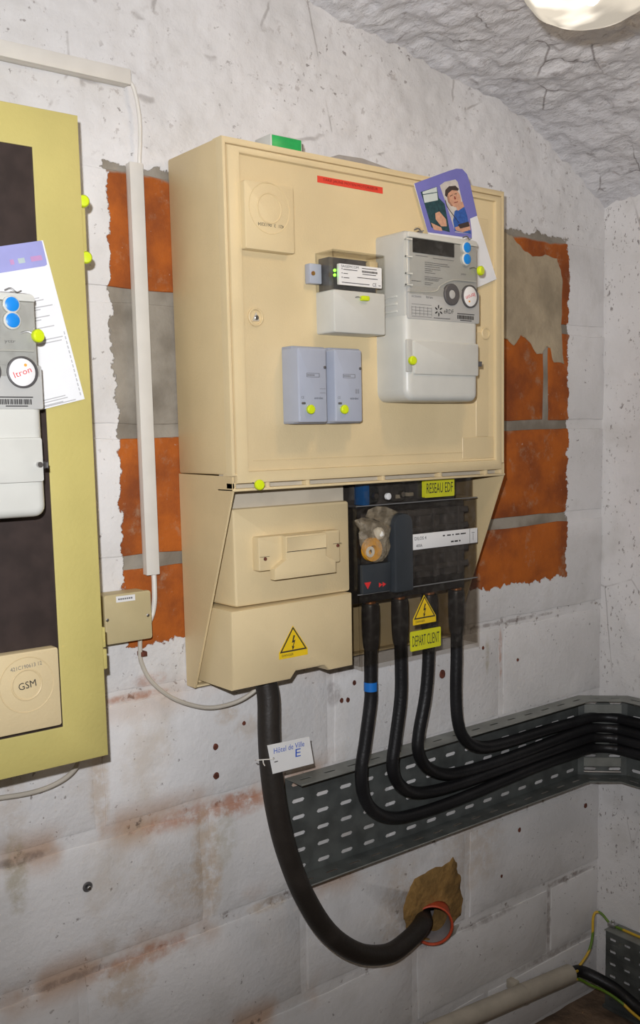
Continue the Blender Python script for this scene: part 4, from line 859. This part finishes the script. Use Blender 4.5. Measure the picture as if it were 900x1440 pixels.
# ------------------------------------------------------------------ lower right corner
a, b = onY(642, 1437, -.045), onY(801, 1369, -.045); dr_ = (b-a).normalized()
pp = T('drain_pipe', 'grey plastic pipe lying along the foot of the wall', 'pipe', tuple(a))
E0 = a-dr_*.9
O('tube', MB().lathe([(.0225, 0), (.025, 0), (.025, (b-E0).length), (.0225, (b-E0).length), (.0225, (b-E0).length-.1), (.0225, 0)], E0, dr_, 26, cap=False), 'pipe', pp)
c = onY(733, 1398, -.045); O('socket', MB().lathe([(.0262, 0), (.0268, .002), (.0268, .004), (.0255, .008)], c, dr_, 26, cap=False), 'pipe', pp); c = onY(722, 1387, -.02); O('clip', MB().box(c.x-.008, c.x+.012, -.03, -.002, c.z-.008, c.z+.016, .002), 'pipe', pp)
RX = XC-.060
rt = T('cable_tray', 'short perforated metal tray standing on the floor against the side wall', 'cable tray', (RX, -.3, ZF))
y0 = onX(852, 1320, RX).y; zt0 = onX(853, 1309, RX).z; y1 = -1.1
m = MB(); slotted(m, Vector((RX, y0, ZF+.012)), Vector((RX, y1, ZF+.012)), Vector((RX, y1, zt0)), Vector((RX, y0, zt0)), 22, 6, .46, .24); o = O('face_plate', m, 'galv', rt, 0, .0015); weld(o)
O('top_flange', MB().box(RX-.001, XC-.004, y1, y0+.005, zt0, zt0+.0022), 'galv2', rt); O('foot', MB().box(RX-.012, XC-.006, y1, y0, ZF+.004, ZF+.013), 'galv', rt)
p1, p2, p3 = b-dr_*.12, b+dr_*.01, b+dr_*.05
bk_ = [p1+Vector((0, 0, .002)), p2, p3+Vector((0, -.012, -.006)), onX(858, 1386, RX-.045), onX(880, 1403, RX-.040), onX(905, 1424, RX-.036)]
q_ = bk_[-1]; bk_ += [Vector((q_.x, q_.y-.15, max(ZF+.03, q_.z-.03))), Vector((q_.x, q_.y-.5, ZF+.026))]
tag(O('black_cable', MB().tube(bk_, .0165, 14), 'cable'), 'black cable leaving the open end of the grey pipe', 'cable')
zf = zt0+.006
w1 = [p1+Vector((0, -.012, .012)), b+dr_*.004+Vector((0, -.016, .010)), onX(812, 1362, RX-.09), onX(827, 1340, RX-.055), onX(833, 1318, RX-.030), onX(834, 1292, RX+.004), onX(838, 1283, RX+.018), onX(846, 1285, RX+.026)]
e_ = w1[-1]; w1 += [Vector((RX+.030, e_.y-.03, zf)), Vector((RX+.030, e_.y-.07, zf)), Vector((RX+.03, -.3, zf)), Vector((RX+.03, -.8, zf))]
tag(O('earth_wire', MB().tube(w1, .0038, 8), 'earth'), 'yellow and green wire rising from the pipe onto the tray top', 'wire')
w2 = [p1+Vector((0, -.010, -.010)), b+dr_*.004+Vector((0, -.012, -.012)), onX(830, 1385, RX-.075), onX(852, 1395, RX-.070), onX(874, 1410, RX-.064), onX(900, 1433, RX-.060)]
q_ = w2[-1]; w2 += [Vector((q_.x, q_.y-.2, max(ZF+.012, q_.z-.05))), Vector((q_.x, q_.y-.5, ZF+.010))]
tag(O('earth_wire', MB().tube(w2, .0040, 8), 'earth'), 'yellow and green wire running below the black cable by the pipe', 'wire')
p = onX(862, 1294, RX+.03); cp = T('earth_clamp', 'small metal clamp holding the yellow wire on the tray', 'clamp', (RX+.03, p.y, zt0+.002))
O('block', MB().box(RX+.020, RX+.040, p.y-.012, p.y+.012, zt0+.0024, zt0+.013, .002), 'steel', cp); O('bolt', MB().lathe([(.005, 0), (.005, .006), (.004, .008)], (RX+.030, p.y, zt0+.013), (0, 0, 1), 6), 'steel', cp)

# ================================================================== ceiling lamp
KL = .83; LC = CAM+(Vector((.545, -.54, 1.233))-CAM)*KL; zl = LC.z
lp_ = T('ceiling_lamp', 'glowing glass bowl lamp hanging on a short stem from the rough vault', 'lamp', (LC.x, LC.y, zl))
O('base', MB().lathe([(.05*KL, -.03*KL), (.131*KL, -.012*KL), (.131*KL, .012*KL), (.125*KL, .022*KL), (.10*KL, .024*KL)], (LC.x, LC.y, zl), (0, 0, -1), 48), 'bulbwhite', lp_)
O('stem', MB().lathe([(.035, pz(LC.x)+.01-zl), (.035, pz(LC.x)-.03-zl), (.012, pz(LC.x)-.04-zl), (.012, .02)], (LC.x, LC.y, zl), (0, 0, 1), 20), 'bulbwhite', lp_)
n = N('lit_diffuser_glass'); t = n.t
tr = t.nodes.new('ShaderNodeBsdfTransparent'); tr.inputs[0].default_value = (.95, .92, .86, 1)
em = t.nodes.new('ShaderNodeEmission'); em.inputs[0].default_value = (1, .90, .76, 1); sw_ = n.noise(9, 2, n.scl(n.pos(), (2.2, .8, 1.5)))
n.put(em.inputs[1], n.ma('ADD', .62, n.mul(n.ss(sw_, .42, .62), 1.3)))
mx = t.nodes.new('ShaderNodeMixShader'); mx.inputs[0].default_value = .6; t.links.new(tr.outputs[0], mx.inputs[1]); t.links.new(em.outputs[0], mx.inputs[2]); t.links.new(mx.outputs[0], n.out.inputs[0])
M['diffuser'] = n.m
def bp_(a, b, c): return (LC.x+a*KL, LC.y+b*KL, zl-c*KL)
O('bulb', MB().tube([bp_(-.02, 0, .026), bp_(-.02, 0, .06), bp_(-.015, -.01, .085), bp_(.015, .01, .085), bp_(.02, 0, .06), bp_(.02, 0, .026)], .010, 10, 5), glow('bulb_glow', (1, .9, .75), 6), lp_)
O('glass_bowl', MB().lathe([(r_*KL, h_*KL) for r_, h_ in ((.125, .022), (.124, .05), (.116, .078), (.098, .102), (.070, .118), (.035, .127), (.001, .130))], (LC.x, LC.y, zl), (0, 0, -1), 48, cap=False), 'diffuser', lp_)
ll = bpy.data.lights.new('lamp_light', 'POINT'); ll.energy = 11; ll.color = (1, .74, .47); ll.shadow_soft_size = .04
lo = bpy.data.objects.new('lamp_light', ll); COL.objects.link(lo); lo.location = (LC.x, LC.y, zl-.07)
